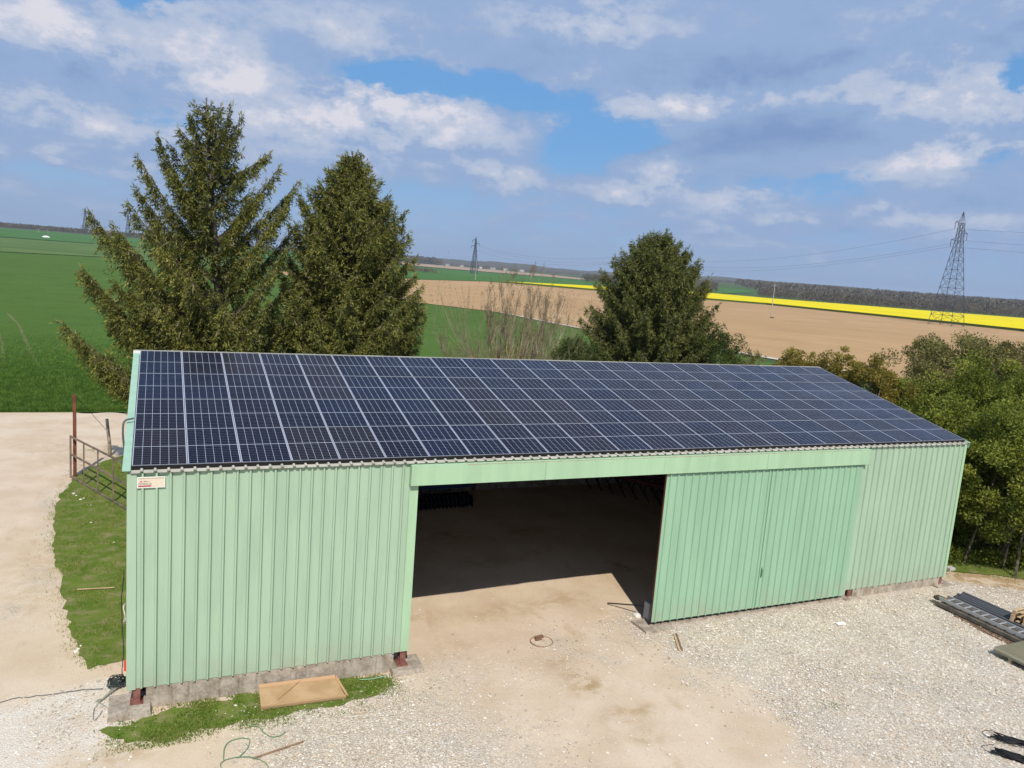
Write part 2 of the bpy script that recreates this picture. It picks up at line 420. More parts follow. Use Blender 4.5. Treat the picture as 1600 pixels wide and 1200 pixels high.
def yard():
    xs = np.concatenate([np.arange(-60, -6, 1.5), np.arange(-6, 32, .22), np.arange(32, 60, 1.5)])
    ys = np.concatenate([np.arange(-26, -10, 1.0), np.arange(-10, 6, .22), np.arange(6, 32.4, .5)])
    X, Y = np.meshgrid(xs, ys); Z = height(X, Y)
    jit = np.vectorize(lambda a, b: fbm(a, b, .9, 1.0))(X, Y)
    Z = Z + jit*.012
    for cx_, ph in ((-4.0, 0.0), (-5.7, .1), (8.6, .4), (10.3, .5)):
        lane = cx_+.5*np.sin(Y*.16+ph)-.02*np.abs(Y); Z = Z - .022*np.exp(-((X-lane)/.20)**2)*(Y < 26) + .012*np.exp(-((X-lane-.34)/.14)**2)*(Y < 26)
    for cy_ in (28.2, 29.9): Z = Z - .03*np.exp(-((Y-cy_-.2*np.sin(X*.3))/.25)**2)
    edge = (Y > 31.8); Y = Y + edge*np.vectorize(lambda a: .45*math.sin(a*.9)+.3*math.sin(a*2.3))(X)
    V = np.stack([X, Y, Z], -1).reshape(-1, 3); na = len(xs)
    i, j = np.meshgrid(np.arange(len(ys)-1), np.arange(na-1), indexing='ij')
    Fq = np.stack([i*na+j, i*na+j+1, (i+1)*na+j+1, (i+1)*na+j], -1).reshape(-1, 4)
    gr = np.array([gravel_amount(a, b) if -7 < a < 33 and b < 25 else 0.0 for a, b in V[:, :2]])
    def bl(t, b):
        p = pos(t); at_ = t.add('ShaderNodeAttribute', attribute_name='tint').outputs['Fac']
        big = t.noise(p, .5, 5, .6); fine = t.noise(p, 14, 4, .7)
        dirt = t.mix(t.ramp(big, .32, .68), (.56,.435,.305), (.65,.53,.40))
        dirt = t.mix(t.ramp(t.noise(t.scalev(p, (1, .35, 1)), 1.7, 5, .65), .56, .72, 0, .55), dirt, (.47,.345,.215))
        dirt = t.mix(t.ramp(fine, .5, .8, 0, .55), dirt, (.46,.36,.26)); dirt = t.mix(t.ramp(t.noise(p, 45, 3, .7), .55, .75, 0, .6), dirt, (.78,.70,.58))
        vc = t.vor(p, 32, 'Color'); vx, vy, vz = t.sep(vc)
        vd = t.vor(p, 32, 'Distance')
        st = t.mix(vx, (.47,.405,.325), (.80,.715,.59)); st = t.mix(t.ramp(vy, .75, .95, 0, .8), st, (.30,.25,.20)); st = t.mix(t.ramp(vz, .7, .95, 0, .7), st, (.58,.42,.26))
        st = t.mix(t.ramp(vd, .45, .9, 0, .6), st, (.36,.29,.22))
        st = t.mix(t.ramp(t.noise(p, .8, 4), .45, .7, 0, .4), st, (.48,.45,.41))
        chk = t.add('ShaderNodeAttribute', attribute_name='chalk').outputs['Fac']; st = t.mix(chk, st, (.76,.71,.63))
        dmp = t.add('ShaderNodeAttribute', attribute_name='stain').outputs['Fac']
        sf = t.math('MULTIPLY', dmp, t.ramp(t.noise(p, 2.5, 6, .7), .38, .60)); dirt = t.mix(sf, dirt, (.40,.28,.15)); st = t.mix(t.math('MULTIPLY', sf, .7), st, (.42,.31,.18))
        f = t.math('ADD', at_, t.math('MULTIPLY', t.math('SUBTRACT', t.noise(p, 1.8, 8, .78), .5), 1.6))
        f = t.ramp(f, .02, .85)
        t.l.new(t.mix(f, dirt, st), b.inputs['Base Color'])
        hgt = t.math('ADD', t.math('MULTIPLY', t.math('SUBTRACT', 1.0, vd), t.math('MULTIPLY', f, .9)), t.math('MULTIPLY', fine, .35))
        t.l.new(t.bump(hgt, .8, .03), b.inputs['Normal'])
    o = poly_mesh('yard', V, Fq, mat('yard_dirt', rough=.95, spec=.12, build=bl), tint=gr, smooth=True)
    me = o.data
    def attr(nm, vals):
        a = me.attributes.new(nm, 'FLOAT', 'POINT'); a.data.foreach_set('value', np.ascontiguousarray(vals, np.float32))
    sp = [(gnd(px, py, .1)[:2], a, b, k) for px, py, a, b, k in ((874,1036,.35,.28,.8),(920,1072,.5,.35,1.1),(895,1055,.3,.3,.7),(968,1118,.5,.26,.9),(1008,1152,.35,.25,.9),(1012,1112,.3,.2,.8),(640,960,.6,.4,.5),(780,955,1.2,.5,.55),(880,940,1.0,.5,.55),(700,1010,.8,.4,.4),(560,1165,.5,.3,.4),(90,700,1.6,2.0,.3),(60,900,1.,3.0,.35),(100,1120,.6,.5,.5),(190,1170,.7,.4,.7),(130,720,.7,1.6,.5),(1400,1010,.5,.5,.4),(1290,960,.5,.3,.5),(1520,905,1.0,.6,1.6),(1570,918,1.2,.6,1.6),(1495,900,.5,.4,1.3))]
    sp += [(gnd(px, py, .1)[:2], a, b, k) for px, py, a, b, k in ((865,807,.35,.2,1.5),(700,840,.8,.5,1.0),(820,835,.7,.5,.9),(840,865,.35,.2,1.3),(960,885,.35,.2,1.4),(975,893,.4,.2,1.4),(760,880,1.2,.4,.6))]
    st_ = np.zeros(len(V)); 
    for (c, a, b, k) in sp: st_ += k*np.exp(-((V[:,0]-c[0])/a)**2-((V[:,1]-c[1])/b)**2)
    attr('stain', np.clip(st_, 0, 1.5)); attr('chalk', smooth(.9, -.3, V[:,0])*smooth(2.6, 1.4, V[:,1])*.8)
    tag(o, kind='structure')
yard()

# loose stones on the gravel
def stones():
    n = 230000
    x = rng.uniform(-3.5, 30, n); y = rng.uniform(-9.5, 3.5, n)
    ga = np.array([gravel_amount(a, b) for a, b in zip(x, y)])
    keep = (rng.uniform(size=n) < ga*.62+.008) & ~((x > -.1) & (x < 5.9) & (y > -.05)) & ~((x > 12.9) & (x < 25.3) & (y > -.25)) & ~((x > 25.6) & (y > .4-(x-25.6)*.60)) & ~((x < -.1) & (y > 2.1))
    infront = (x-CAM[0])*FW[0]+(y-CAM[1])*FW[1] > 8
    keep &= infront
    x, y, ga = x[keep], y[keep], ga[keep]; n = len(x)
    s = rng.gamma(3.4, .0040, n)+.006; s = np.minimum(s, .042)*np.where(x > 12, 1.15, 1)
    base = np.array([[1,0,0],[0,1,0],[-1,0,0],[0,-1,0],[.2,.1,.8],[0,0,-.6]], float)
    sc = rng.uniform(.6, 1.3, (n, 6, 1))*s[:, None, None]
    a = rng.uniform(0, 6.28, n); c, sn = np.cos(a), np.sin(a)
    B = base[None]*sc*np.stack([rng.uniform(.8,1.4,n), np.ones(n), rng.uniform(.6,1,n)], 1)[:, None]
    Vx = B[..., 0]*c[:, None]-B[..., 1]*sn[:, None]+x[:, None]; Vy = B[..., 0]*sn[:, None]+B[..., 1]*c[:, None]+y[:, None]
    Vz = B[..., 2]+(height(x, y)+.25*s)[:, None]
    V = np.stack([Vx, Vy, Vz], -1).reshape(-1, 3)
    tri = np.array([[0,1,4],[1,2,4],[2,3,4],[3,0,4]])
    Fq = (tri[None]+6*np.arange(n)[:, None, None]).reshape(-1, 3)
    def bl(t, b):
        r = t.add('ShaderNodeAttribute', attribute_name='tint').outputs['Fac']
        cr = t.add('ShaderNodeValToRGB'); t.l.new(r, cr.inputs[0]); e = cr.color_ramp.elements
        e[0].color = (.34,.29,.23,1); e[1].color = (.78,.72,.62,1)
        for q, c_ in ((.25,(.54,.47,.385,1)),(.5,(.65,.575,.47,1)),(.60,(.62,.47,.30,1)),(.68,(.66,.60,.52,1))):
            k = e.new(q); k.color = c_
        t.l.new(cr.outputs[0], b.inputs['Base Color'])
    tag(poly_mesh('gravel', V, Fq, mat('stone', rough=.9, spec=.15, build=bl), tint=np.repeat(rng.uniform(size=n), 6)),
        'loose pale limestone gravel scattered over the yard in front of the barn', 'gravel', kind='stuff')
stones()

# ------------------------------------------------------------------ grass
def in_poly(x, y, P):
    r = np.zeros(len(x), bool); n = len(P)
    for i in range(n):
        x1, y1 = P[i]; x2, y2 = P[(i+1) % n]
        c = ((y1 > y) != (y2 > y)) & (x < (x2-x1)*(y-y1)/((y2-y1)+1e-12)+x1); r ^= c
    return r
def grass_patch(name, P, n, label, hgt=(.03,.09), lean=.6, jitter=.24, cols=0.0, wid=.012):
    P = np.array(P); lo, hi = P.min(0), P.max(0)
    x = rng.uniform(lo[0]-.2, hi[0]+.2, n); y = rng.uniform(lo[1]-.2, hi[1]+.2, n)
    jj = jitter*(1+1.6*(rng.uniform(size=n) < .12)); k = in_poly(x+rng.normal(0, 1, n)*jj*.8, y+rng.normal(0, 1, n)*jj, P) & ~((x > -.08) & (y > .0) & (y < 13.5) & (x < 25.3))
    dn = np.array([fbm(a, b, 1.3, 5) for a, b in zip(x, y)])
    k &= rng.uniform(size=n) < (.75+dn*1.6)
    x, y, dn = x[k], y[k], dn[k]; n = len(x)
    c = np.stack([x, y, height(x, y)+.0], 1); d = norm(np.stack([rng.normal(0, lean, n), rng.normal(0, lean, n), np.ones(n)], 1))
    V, Fc, T = blades(c, d, rng.uniform(*hgt, n)*(1+dn*.8), rng.uniform(wid*.6, wid*1.6, n), np.clip(rng.normal(.5+cols+dn*.5, .2, n), 0, 1))
    o = poly_mesh(name, V, Fc, M_grass, tint=T); tag(o, label, 'grass', kind='stuff'); return o
def leafmat(name, dark, mid, light, transl=.35, rough=.6):
    def bl(t, b):
        r = t.add('ShaderNodeAttribute', attribute_name='tint').outputs['Fac']
        cr = t.add('ShaderNodeValToRGB'); t.l.new(r, cr.inputs[0]); e = cr.color_ramp.elements
        e[0].color = (*dark, 1); e[1].color = (*light, 1); k = e.new(.5); k.color = (*mid, 1)
        t.l.new(cr.outputs[0], b.inputs['Base Color'])
        tr = t.add('ShaderNodeBsdfTranslucent'); t.l.new(cr.outputs[0], tr.inputs[0])
        mx = t.add('ShaderNodeMixShader'); mx.inputs[0].default_value = transl
        t.l.new(b.outputs[0], mx.inputs[1]); t.l.new(tr.outputs[0], mx.inputs[2])
        out = [q for q in t.n if q.type == 'OUTPUT_MATERIAL'][0]; t.l.new(mx.outputs[0], out.inputs[0])
    return mat(name, rough=rough, spec=.25, build=bl)
M_grass = leafmat('grass_blade', (.07,.15,.016), (.15,.24,.030), (.33,.36,.09))
M_turf = ground_mat((.105,.170,.022), (.165,.215,.038), (.27,.24,.11), s1=.8, s2=2.2, bump=.5, bs=20)
GL = [(-.09,2.35),(-.97,2.05),(-1.37,3.6),(-1.75,5.6),(-2.08,7.85),(-2.5,9.9),(-2.67,11.86),(-2.95,14.5),(-2.8,17),(-2.65,18.7),(-2.0,20.3),(-1.2,21.6),(-.2,22.6),(2,23.2),(2,13.7),(-.09,13.6)]
GF = [(-.45,-.62),(.05,-1.22),(.7,-1.32),(1.5,-1.12),(2.3,-1.08),(3.3,-1.02),(4.3,-.93),(5.1,-.82),(5.6,-.55),(5.5,-.28),(4.6,.0),(3.0,-.03),(1.7,-.05),(.9,-.12),(.3,-.42)]
def jag(P, n=8, a=.07):
    out = []
    for i in range(len(P)):
        p, q = P[i], P[(i+1) % len(P)]
        for k in range(n):
            u = k/n; x = p[0]+(q[0]-p[0])*u; y = p[1]+(q[1]-p[1])*u
            s = 0 if x > -.15 and y > 1 and x < .05 else a
            out.append((x+fbm(x, y, 2.3, 2)*s*2, y+fbm(x, y, 2.3, 7)*s*2))
    return out
def turf(P, lift=.016):
    bm = bmesh.new(); P = jag(P)
    f = bm.faces.new([bm.verts.new((a, b, z0(a, b)+lift)) for a, b in P]); f.normal_update()
    if f.normal.z < 0: f.normal_flip()
    bmesh.ops.triangulate(bm, faces=[f]); me = bpy.data.meshes.new('lawn'); me.materials.append(M_turf); bm.to_mesh(me); bm.free()
    tag(link('lawn', me), kind='structure')
GR = [(26.0,1.0),(27.0,.75),(28.9,-.45),(30.6,-2.3),(34,-8),(50,-8),(50,25),(25.7,25),(25.7,.9)]
GB = [(2,13.6),(25.6,13.6),(25.6,26),(2,24)]
turf(GL); turf(GF); turf(GR, .03); turf(GB, .02)
grass_patch('grass', GL, 120000, 'short green grass strip between the barn and the dirt track', (.025,.075), cols=.05)
grass_patch('grass', GF, 60000, 'grass patch along the concrete base in front of the barn', (.025,.07), cols=-.10, wid=.014)
grass_patch('grass', [(26.0,.9),(27.0,.7),(28.8,-.5),(30.4,-2.2),(33,-4),(33,6),(26,6)], 50000, 'rough grass beside the right end of the barn below the hedge', (.04,.12), cols=.05)
def crop_blades():
    n = 330000; x = rng.uniform(-22, 5, n); y = 32.1+rng.exponential(9, n); k = (y < 85) & (x > -1-.55*(y-15)); x, y = x[k], y[k]; n = len(x)
    dn = np.array([fbm(a, b, 1.3, 5) for a, b in zip(x, y)])
    c = np.stack([x, y, height(x, y)], 1); d = norm(np.stack([rng.normal(0, .35, n), rng.normal(0, .35, n), np.ones(n)], 1))
    V, Fc, T = blades(c, d, rng.uniform(.10, .26, n)*(1+dn*.5)*np.clip(1.15-(y-32)/70, .4, 1), rng.uniform(.018, .045, n), np.clip(rng.normal(.44+dn*.5, .2, n), 0, 1))
    tag(poly_mesh('crop', V, Fc, leafmat('crop_blade', (.055,.115,.014), (.10,.195,.026), (.18,.285,.05)), tint=T), 'young green cereal crop standing along the edge of the dirt track', 'crop', kind='stuff')
crop_blades()

def weeds(px, py, r, n, label):
    c = gnd(px, py, .15); P = [(c[0]+r*math.cos(a)*(1+.3*math.sin(3*a)), c[1]+r*.7*math.sin(a)) for a in np.linspace(0, 6.2, 12)]
    grass_patch('weeds', P, n, label, (.03,.08), 1.0, .12)
weeds(1300, 1107, .28, 900, 'sparse weeds growing in the gravel in front of the right door leaf')
weeds(602, 1066, .22, 900, 'small weeds at the footing left of the barn opening')
weeds(150, 700, .5, 1500, 'dry weeds at the foot of the gate post')

# ------------------------------------------------------------------ materials of the barn
def paint(name, c, dirt=.12, rough=.45):
    def bl(t, b):
        p = pos(t)
        st = t.noise(t.scalev(p, (2.2, 2.2, .28)), 1.3, 5, .6)
        col = t.mix(t.ramp(st, .35, .7), mul(c, 1.04), mul(c, .92))
        col = t.mix(t.ramp(t.noise(p, 3.0, 5, .7), .58, .85, 0, dirt), col, (.30,.29,.22))
        zz = t.sep(p)[2]; spl = t.math('MULTIPLY', t.ramp(zz, 1.25, .45), t.ramp(t.noise(p, 2.0, 6, .7), .35, .7, .05, .45)); col = t.mix(spl, col, (.36,.32,.24))
        t.l.new(col, b.inputs['Base Color'])
        t.l.new(t.ramp(st, .3, .7, rough-.08, rough+.1), b.inputs['Roughness'])
    return mat(name, rough=rough, spec=.35, build=bl)
M_wall = paint('pale_green_sheet', (.372,.505,.365))
M_trim = paint('green_trim', (.375,.555,.355), .08)
M_door = paint('green_door_sheet', (.295,.48,.325), .08)
M_ribshade = mat('rib_shade', (.12,.22,.13), .7)  # dark green that paints the shade beside the cladding ribs
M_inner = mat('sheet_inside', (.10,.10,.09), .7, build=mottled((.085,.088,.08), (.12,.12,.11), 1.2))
M_roof = mat('roof_sheet', (.45,.43,.37), .6, build=mottled((.42,.40,.34), (.52,.50,.44), 2.0))
M_ridge = mat('ridge_sheet', (.62,.61,.53), .5, build=mottled((.58,.57,.49), (.68,.67,.6), 1.5))
M_alu = mat('aluminium', (.60,.62,.66), .4, .7)
M_dark = mat('black_rubber', (.012,.012,.013), .6)
M_steel = mat('red_oxide_steel', (.2,.07,.055), .7, build=mottled((.17,.06,.05), (.26,.12,.09), 6))
def concb(t, b):
    p = pos(t); c = t.mix(t.ramp(t.noise(p, 3.5, 9, .75), .34, .66), (.27,.22,.165), (.50,.44,.36))
    c = t.mix(t.ramp(t.noise(t.scalev(p, (7, 7, .8)), 1.5, 6, .7), .52, .72, 0, .7), c, (.16,.125,.09)); c = t.mix(t.ramp(t.noise(p, 18, 4, .7), .55, .75, 0, .5), c, (.60,.56,.48))
    t.l.new(c, b.inputs['Base Color']); t.l.new(t.bump(t.noise(p, 25, 5, .7), .7, .02), b.inputs['Normal'])
M_conc = mat('concrete', rough=.95, spec=.1, build=concb)
M_rustd = mat('dark_rust', (.10,.035,.025), .85)
M_rust = mat('rusty_steel', (.2,.07,.04), .85, spec=.15, build=mottled((.22,.075,.045), (.13,.05,.035), 4))
def cell_build(t, b):
    o = t.add('ShaderNodeTexCoord').outputs['Object']; x, y, z = t.sep(o)
    rnd = t.add('ShaderNodeObjectInfo').outputs['Random']
    u = t.math('DIVIDE', t.math('SUBTRACT', x, .0165), .1682); v = t.math('DIVIDE', t.math('SUBTRACT', y, .018), .0832)
    lu = t.math('LESS_THAN', t.math('PINGPONG', u, .5), .017)
    lv = t.math('LESS_THAN', t.math('PINGPONG', v, .5), .026)
    mid = t.math('LESS_THAN', t.math('ABSOLUTE', t.math('SUBTRACT', y, .850)), .008)
    bord = t.math('MAXIMUM', t.math('LESS_THAN', x, .014), t.math('GREATER_THAN', x, 1.028))
    cu = t.math('FLOOR', u); cv = t.math('FLOOR', v)
    cc = t.add('ShaderNodeCombineXYZ'); t.l.new(cu, cc.inputs[0]); t.l.new(cv, cc.inputs[1]); t.l.new(t.math('MULTIPLY', rnd, 97.0), cc.inputs[2])
    wn = t.add('ShaderNodeTexWhiteNoise'); t.l.new(cc.outputs[0], wn.inputs['Vector'])
    loc = t.add('ShaderNodeObjectInfo').outputs['Location']; pn_ = t.math('ADD', t.math('MULTIPLY', t.noise(loc, .22, 2), .8), t.math('MULTIPLY', rnd, .22))
    c1 = t.mix(t.ramp(rnd, .2, .8), (.003,.005,.015), (.006,.006,.012))
    c1 = t.mix(t.ramp(pn_, .50, .62), c1, (.014,.011,.012)); c1 = t.mix(t.ramp(pn_, .42, .34), c1, (.004,.007,.022))
    cell = t.mix(t.math('MULTIPLY', wn.outputs[0], .3), c1, (.008,.010,.020))
    col = t.mix(t.math('MULTIPLY', lv, .85), cell, (.27,.30,.38)); col = t.mix(lu, col, (.50,.54,.62))
    col = t.mix(mid, col, (.48,.52,.6)); col = t.mix(bord, col, (.5,.53,.6))
    t.l.new(col, b.inputs['Base Color'])
    b.inputs['Roughness'].default_value = .6; b.inputs['Specular IOR Level'].default_value = 0.0
    lw = t.add('ShaderNodeLayerWeight'); lw.inputs['Blend'].default_value = .5
    gl = t.add('ShaderNodeBsdfGlossy'); gl.inputs['Roughness'].default_value = .12; gl.inputs['Color'].default_value = (.95,.93,1,1)
    ff = t.math('ADD', t.math('MULTIPLY', t.math('POWER', lw.outputs['Facing'], 6.0), 1.0), .008, clamp=True)
    ff = t.math('MULTIPLY', ff, t.ramp(t.noise(pos(t), .9, 4), .3, .7, .8, 1.15))
    mx = t.add('ShaderNodeMixShader'); t.l.new(ff, mx.inputs[0]); t.l.new(b.outputs[0], mx.inputs[1]); t.l.new(gl.outputs[0], mx.inputs[2])
    out = [q for q in t.n if q.type == 'OUTPUT_MATERIAL'][0]; t.l.new(mx.outputs[0], out.inputs[0])
M_cell = mat('solar_cells', build=cell_build, spec=.6)

# ------------------------------------------------------------------ the barn
XL, XR, SLOPE, EZ, DEPTH = -.075, 25.29, rad(12.47), 5.35, 13.6
RP, CPITCH = 1.7146, 1.05
cs, sn = math.cos(SLOPE), math.sin(SLOPE)
def rp(x, s, n=0.0):                         # point on the front roof slope: s up the slope, n off it
    return (x, s*cs - n*sn, EZ + s*sn + n*cs)
def rb(x, s, n=0.0):                         # the same on the back slope
    q = rp(x, s, n); return (x, DEPTH-q[1], q[2])
barn = empty('barn', (12.6, 6.8, 0))
tag(barn, 'long pale green metal clad barn with dark solar panels covering its roof', 'barn')
OFF = (-12.6, -6.8, 0)
def bpart(mb, name, m, label=None, smooth=False, parent=None):
    return mb.build(name, m, parent or barn, OFF if (parent is None or parent is barn) else None, smooth, label)
def clad(mb, x0, x1, za, zb, y, first, pitch=.26, sign=-1, depth=.045, w0=.060, w1=.034, ytop=None):
    """ribbed sheet in an xz plane, ribs standing out towards sign*y"""
    xs = []; k = first
    while k < x1-.04:
        if k > x0+.03: xs.append(k)
        k += pitch
    px = x0
    def q(xa, ya, xb, yb):
        f = [(xa, ya, za), (xb, yb, za), (xb, yb, zb), (xa, ya, zb)]
        mb.face(f if sign < 0 else f[::-1])
    for r in xs:
        a, b, c, d = r-w0/2, r-w1/2, r+w1/2, r+w0/2; yo = y+sign*depth
        q(px, y, a, y); q(a, y, b, yo); q(b, yo, c, yo); q(c, yo, d, y); px = d
        mb.face([(a, y, za), (b, yo, za), (c, yo, za), (d, y, za)])
        if sign < 0: mb.box(d-.002, d+.011, y-.004, y-.0005, za+.004, zb-.004, 1)  # rib shadow painted as a thin dark strip along its right foot
    q(px, y, x1, y)
# front walls
w = MB(); clad(w, .10, 5.84, .50, 5.20, 0, .208); bpart(w, 'wall', [M_wall, M_ribshade], 'tall ribbed wall left of the opening')
w = MB(); clad(w, 20.40, 25.17, .50, 5.20, 0, 20.54); bpart(w, 'wall', [M_wall, M_ribshade], 'ribbed wall right of the sliding doors')
w = MB(); w.box(5.84, 20.66, .0, .03, 4.70, 5.20); bpart(w, 'wall', M_wall, 'narrow wall strip above the doorway')
# corner and jamb trims
t_ = MB()
t_.box(XL, .10, -.036, .004, .49, 5.20); t_.box(XL-.004, XL+.02, -.03, .16, .492, 5.198); bpart(t_, 'corner_trim', M_wall)
t_ = MB(); t_.box(5.84, 6.045, -.038, .004, .52, 5.10); t_.box(6.035, 6.053, -.036, .16, .522, 4.9); bpart(t_, 'jamb_trim', M_trim)
t_ = MB(); t_.box(25.17, XR, -.036, .004, .48, 5.20); t_.box(XR-.02, XR+.004, -.03, .16, .482, 5.198); bpart(t_, 'corner_trim', M_trim)
# side and back walls
def sidewall(x, sg):
    mb = MB(); y = .16
    pts = []
    k = y
    while k < DEPTH-.01:
        k2 = min(k+.26, DEPTH)
        zt = lambda yy: EZ-.16+sn/cs*min(yy, DEPTH-yy)
        a = k+.2
        for (ya, xa, yb, xb) in ((k, x, min(a,k2), x), (min(a,k2), x, min(a+.015,k2), x+sg*.03), (min(a+.015,k2), x+sg*.03, min(a+.045,k2), x+sg*.03), (min(a+.045,k2), x+sg*.03, k2, x)):
            if yb-ya > .001: mb.face([(xa, ya, .5), (xb, yb, .5), (xb, yb, zt(yb)), (xa, ya, zt(ya))])
        k = k2
    return mb
bpart(sidewall(XL+.01, -1), 'wall', M_wall, 'gable end wall on the left')
bpart(sidewall(XR-.01, 1), 'wall', M_wall, 'gable end wall on the right')
w = MB(); clad(w, XL, XR, .5, 5.2, DEPTH, .2, sign=1); bpart(w, 'wall', M_wall, 'long back wall')
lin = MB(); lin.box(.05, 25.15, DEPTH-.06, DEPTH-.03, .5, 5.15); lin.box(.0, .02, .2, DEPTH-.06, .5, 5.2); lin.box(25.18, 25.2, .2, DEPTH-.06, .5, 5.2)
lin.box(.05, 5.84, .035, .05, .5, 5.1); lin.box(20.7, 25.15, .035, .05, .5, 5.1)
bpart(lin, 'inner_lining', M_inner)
# concrete base
pl = MB(); pl.box(.30, 5.70, .012, .22, -.1, .54); bpart(pl, 'concrete_base', M_conc)
pl = MB(); pl.box(20.95, 25.05, .012, .22, -.05, .53); bpart(pl, 'concrete_base', M_conc)
pl = MB(); pl.box(XL+.03, .2, .5, DEPTH, -.1, .49); pl.box(25.05, 25.25, .5, DEPTH, -.1, .5); pl.box(.2, 25.05, DEPTH-.2, DEPTH-.01, -.1, .5); bpart(pl, 'concrete_base', M_conc)
pl = MB(); pl.box(13.3, 20.5, -.05, .12, -.05, .26); bpart(pl, 'door_sill', M_conc)
# footings and columns
def block(x0, x1, y0, y1, z1, sk=0):
    mb = MB(); mb.hexa([(x0-.03,y0-.02,-.15),(x1+.02,y0-.03,-.15),(x1,y1,-.15),(x0,y1,-.15),(x0+.02,y0+.02+sk,z1),(x1-.02,y0+.02,z1-.01),(x1,y1,z1),(x0,y1,z1-.01)])
    return mb
for i, bx in enumerate(((-.42,.40,-.34,.45,.165),(5.62,6.42,-.26,.45,.14),(12.75,13.75,-.36,.40,.26),(20.5,21.25,-.16,.40,.25),(24.75,25.62,-.22,.5,.24))):
    bpart(block(*bx), 'footing_block', M_conc)
for x in (.12, 5.93, 13.5, 20.80, 25.12):
    c = MB(); zb = .14 if x < 10 else .2
    c.box(x-.07, x+.07, .01, .03, zb+.02, 5.1); c.box(x-.07, x+.07, .19, .21, zb+.02, 5.1); c.box(x-.006, x+.006, .03, .19, zb+.02, 5.1)
    c.box(x-.13, x+.13, -.06, .28, zb-.0, zb+.025)
    for sx in (-1, 1): c.tube([(x+sx*.1, -.03, zb+.02), (x+sx*.1, -.03, zb+.06)], .014, 6)
    bpart(c, 'steel_column', M_steel)
for x in (.12, 6.0, 13.0, 20.8, 25.12):
    c = MB(); c.box(x-.07, x+.07, DEPTH-.3, DEPTH-.1, 0, 5.1); bpart(c, 'steel_column', M_steel)
    c = MB(); c.bar(rp(x, .3, -.28), rp(x, 6.9, -.28), .12, .22); c.bar(rb(x, .3, -.28), rb(x, 6.9, -.28), .12, .22); bpart(c, 'rafter', M_steel)
c = MB()
for k in range(6):
    c.bar(rp(.05, .5+k*1.25, -.15), rp(25.2, .5+k*1.25, -.15), .06, .12); c.bar(rb(.05, .5+k*1.25, -.15), rb(25.2, .5+k*1.25, -.15), .06, .12)
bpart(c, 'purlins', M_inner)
# sliding doors
def door(x0, x1, ya, label, handle):
    mb = MB(); clad(mb, x0+.03, x1, .375, 4.78, ya, x0+.17, .25, depth=.040); d = bpart(mb, 'sliding_door', [M_door, M_ribshade], label)
    fr = MB(); fr.box(x0+.03, x1-.02, ya+.004, ya+.044, .40, .46); fr.box(x0+.03, x1-.02, ya+.004, ya+.044, 4.70, 4.76); fr.box(x0+.03, x1-.02, ya+.004, ya+.044, 2.5, 2.56)
    fr.box(x0+(0.0 if handle else .012), x0+.031, ya-.03, ya+.02, .37, 4.78); fr.build('door_frame', M_rustd if handle is False else M_door, d)
    if handle:
        h = MB(); h.tube([(x0+.06, ya-.02, 1.36), (x0+.06, ya-.06, 1.39), (x0+.06, ya-.06, 1.58), (x0+.06, ya-.02, 1.61)], .010, 6); h.box(x0+.04, x0+.08, ya-.022, ya-.004, 1.33, 1.64)
        h.build('handle', mat('handle_green', (.08,.15,.09), .6), d)
    return d
door(13.04, 16.80, -.075, 'left leaf of the sliding doors', False)
d2 = door(16.806, 20.50, -.077, 'right leaf of the sliding doors', True)
# track cover (the box above the doors)
hx0, hx1 = 5.83, 20.62
mb = MB()
for k, (a, b) in enumerate(((5.83, 9.30), (9.306, 12.9), (12.906, 16.5), (16.506, 19.0), (19.006, 20.62))):
    e = .002*(k % 2)
    mb.box(a, b, -.172-e, -.166-e, 4.705, 5.165)
    mb.hexa([(a,-.172-e,5.165),(b,-.172-e,5.165),(b,-.01,5.185),(a,-.01,5.185),(a,-.172-e,5.171),(b,-.172-e,5.171),(b,-.01,5.191),(a,-.01,5.191)])
    mb.box(a, b, -.172-e, -.145, 4.699, 4.705)
mb.box(hx0-.004, hx0, -.174, -.0, 4.695, 5.17); mb.box(hx1, hx1+.004, -.174, -.05, 4.695, 5.17)
bpart(mb, 'track_cover', M_trim, 'plain green box above the doorway')
mb = MB()
for k in range(26):
    a = 7.2+k*.5; mb.box(a, a+.52, -.1762, -.1662, 5.160+.002*(k % 2), 5.173)
bpart(mb, 'rust_edge', mat('flaking_edge', (.45,.36,.25), .9))
mb = MB(); mb.box(6.1, 20.4, -.095, -.06, 4.82, 4.90); bpart(mb, 'door_rail', M_rust)

# roof sheets
def roofsheet(P, name, label):
    mb = MB(); k = -.02; n0, n1 = -.105, -.062; s0, s1 = -.115, 6.92
    while k < 25.2:
        a, b, c, d, e = k, k+.17, k+.19, k+.225, k+.25
        for (xa, na, xb, nb) in ((a, n0, b, n0), (b, n0, c, n1), (c, n1, d, n1), (d, n1, e, n0)):
            mb.face([P(xa, s0, na), P(xb, s0, nb), P(xb, s1, nb), P(xa, s1, na)])
            mb.face([P(xa, s0, na-.014), P(xb, s0, nb-.014), P(xb, s0, nb), P(xa, s0, na)])
        k += .25
    return bpart(mb, name, M_roof, label)
roof = roofsheet(rp, 'roof', 'front roof slope under the solar panels')
roofsheet(rb, 'roof', 'back roof slope facing the fields')
mb = MB(); mb.box(XL, XR, -.012, .0, 5.201, 5.235); bpart(mb, 'eave_trim', M_trim)
mb = MB()
for Pf in (rp, rb): mb.face([Pf(-.17, 6.72, -.06), Pf(25.33, 6.72, -.06), Pf(25.33, 6.985, -.025), Pf(-.17, 6.985, -.025)]); mb.face([Pf(-.17, 6.72, -.06), Pf(25.33, 6.72, -.06), Pf(25.33, 6.72, -.09), Pf(-.17, 6.72, -.09)])
bpart(mb, 'ridge_cap', M_ridge)
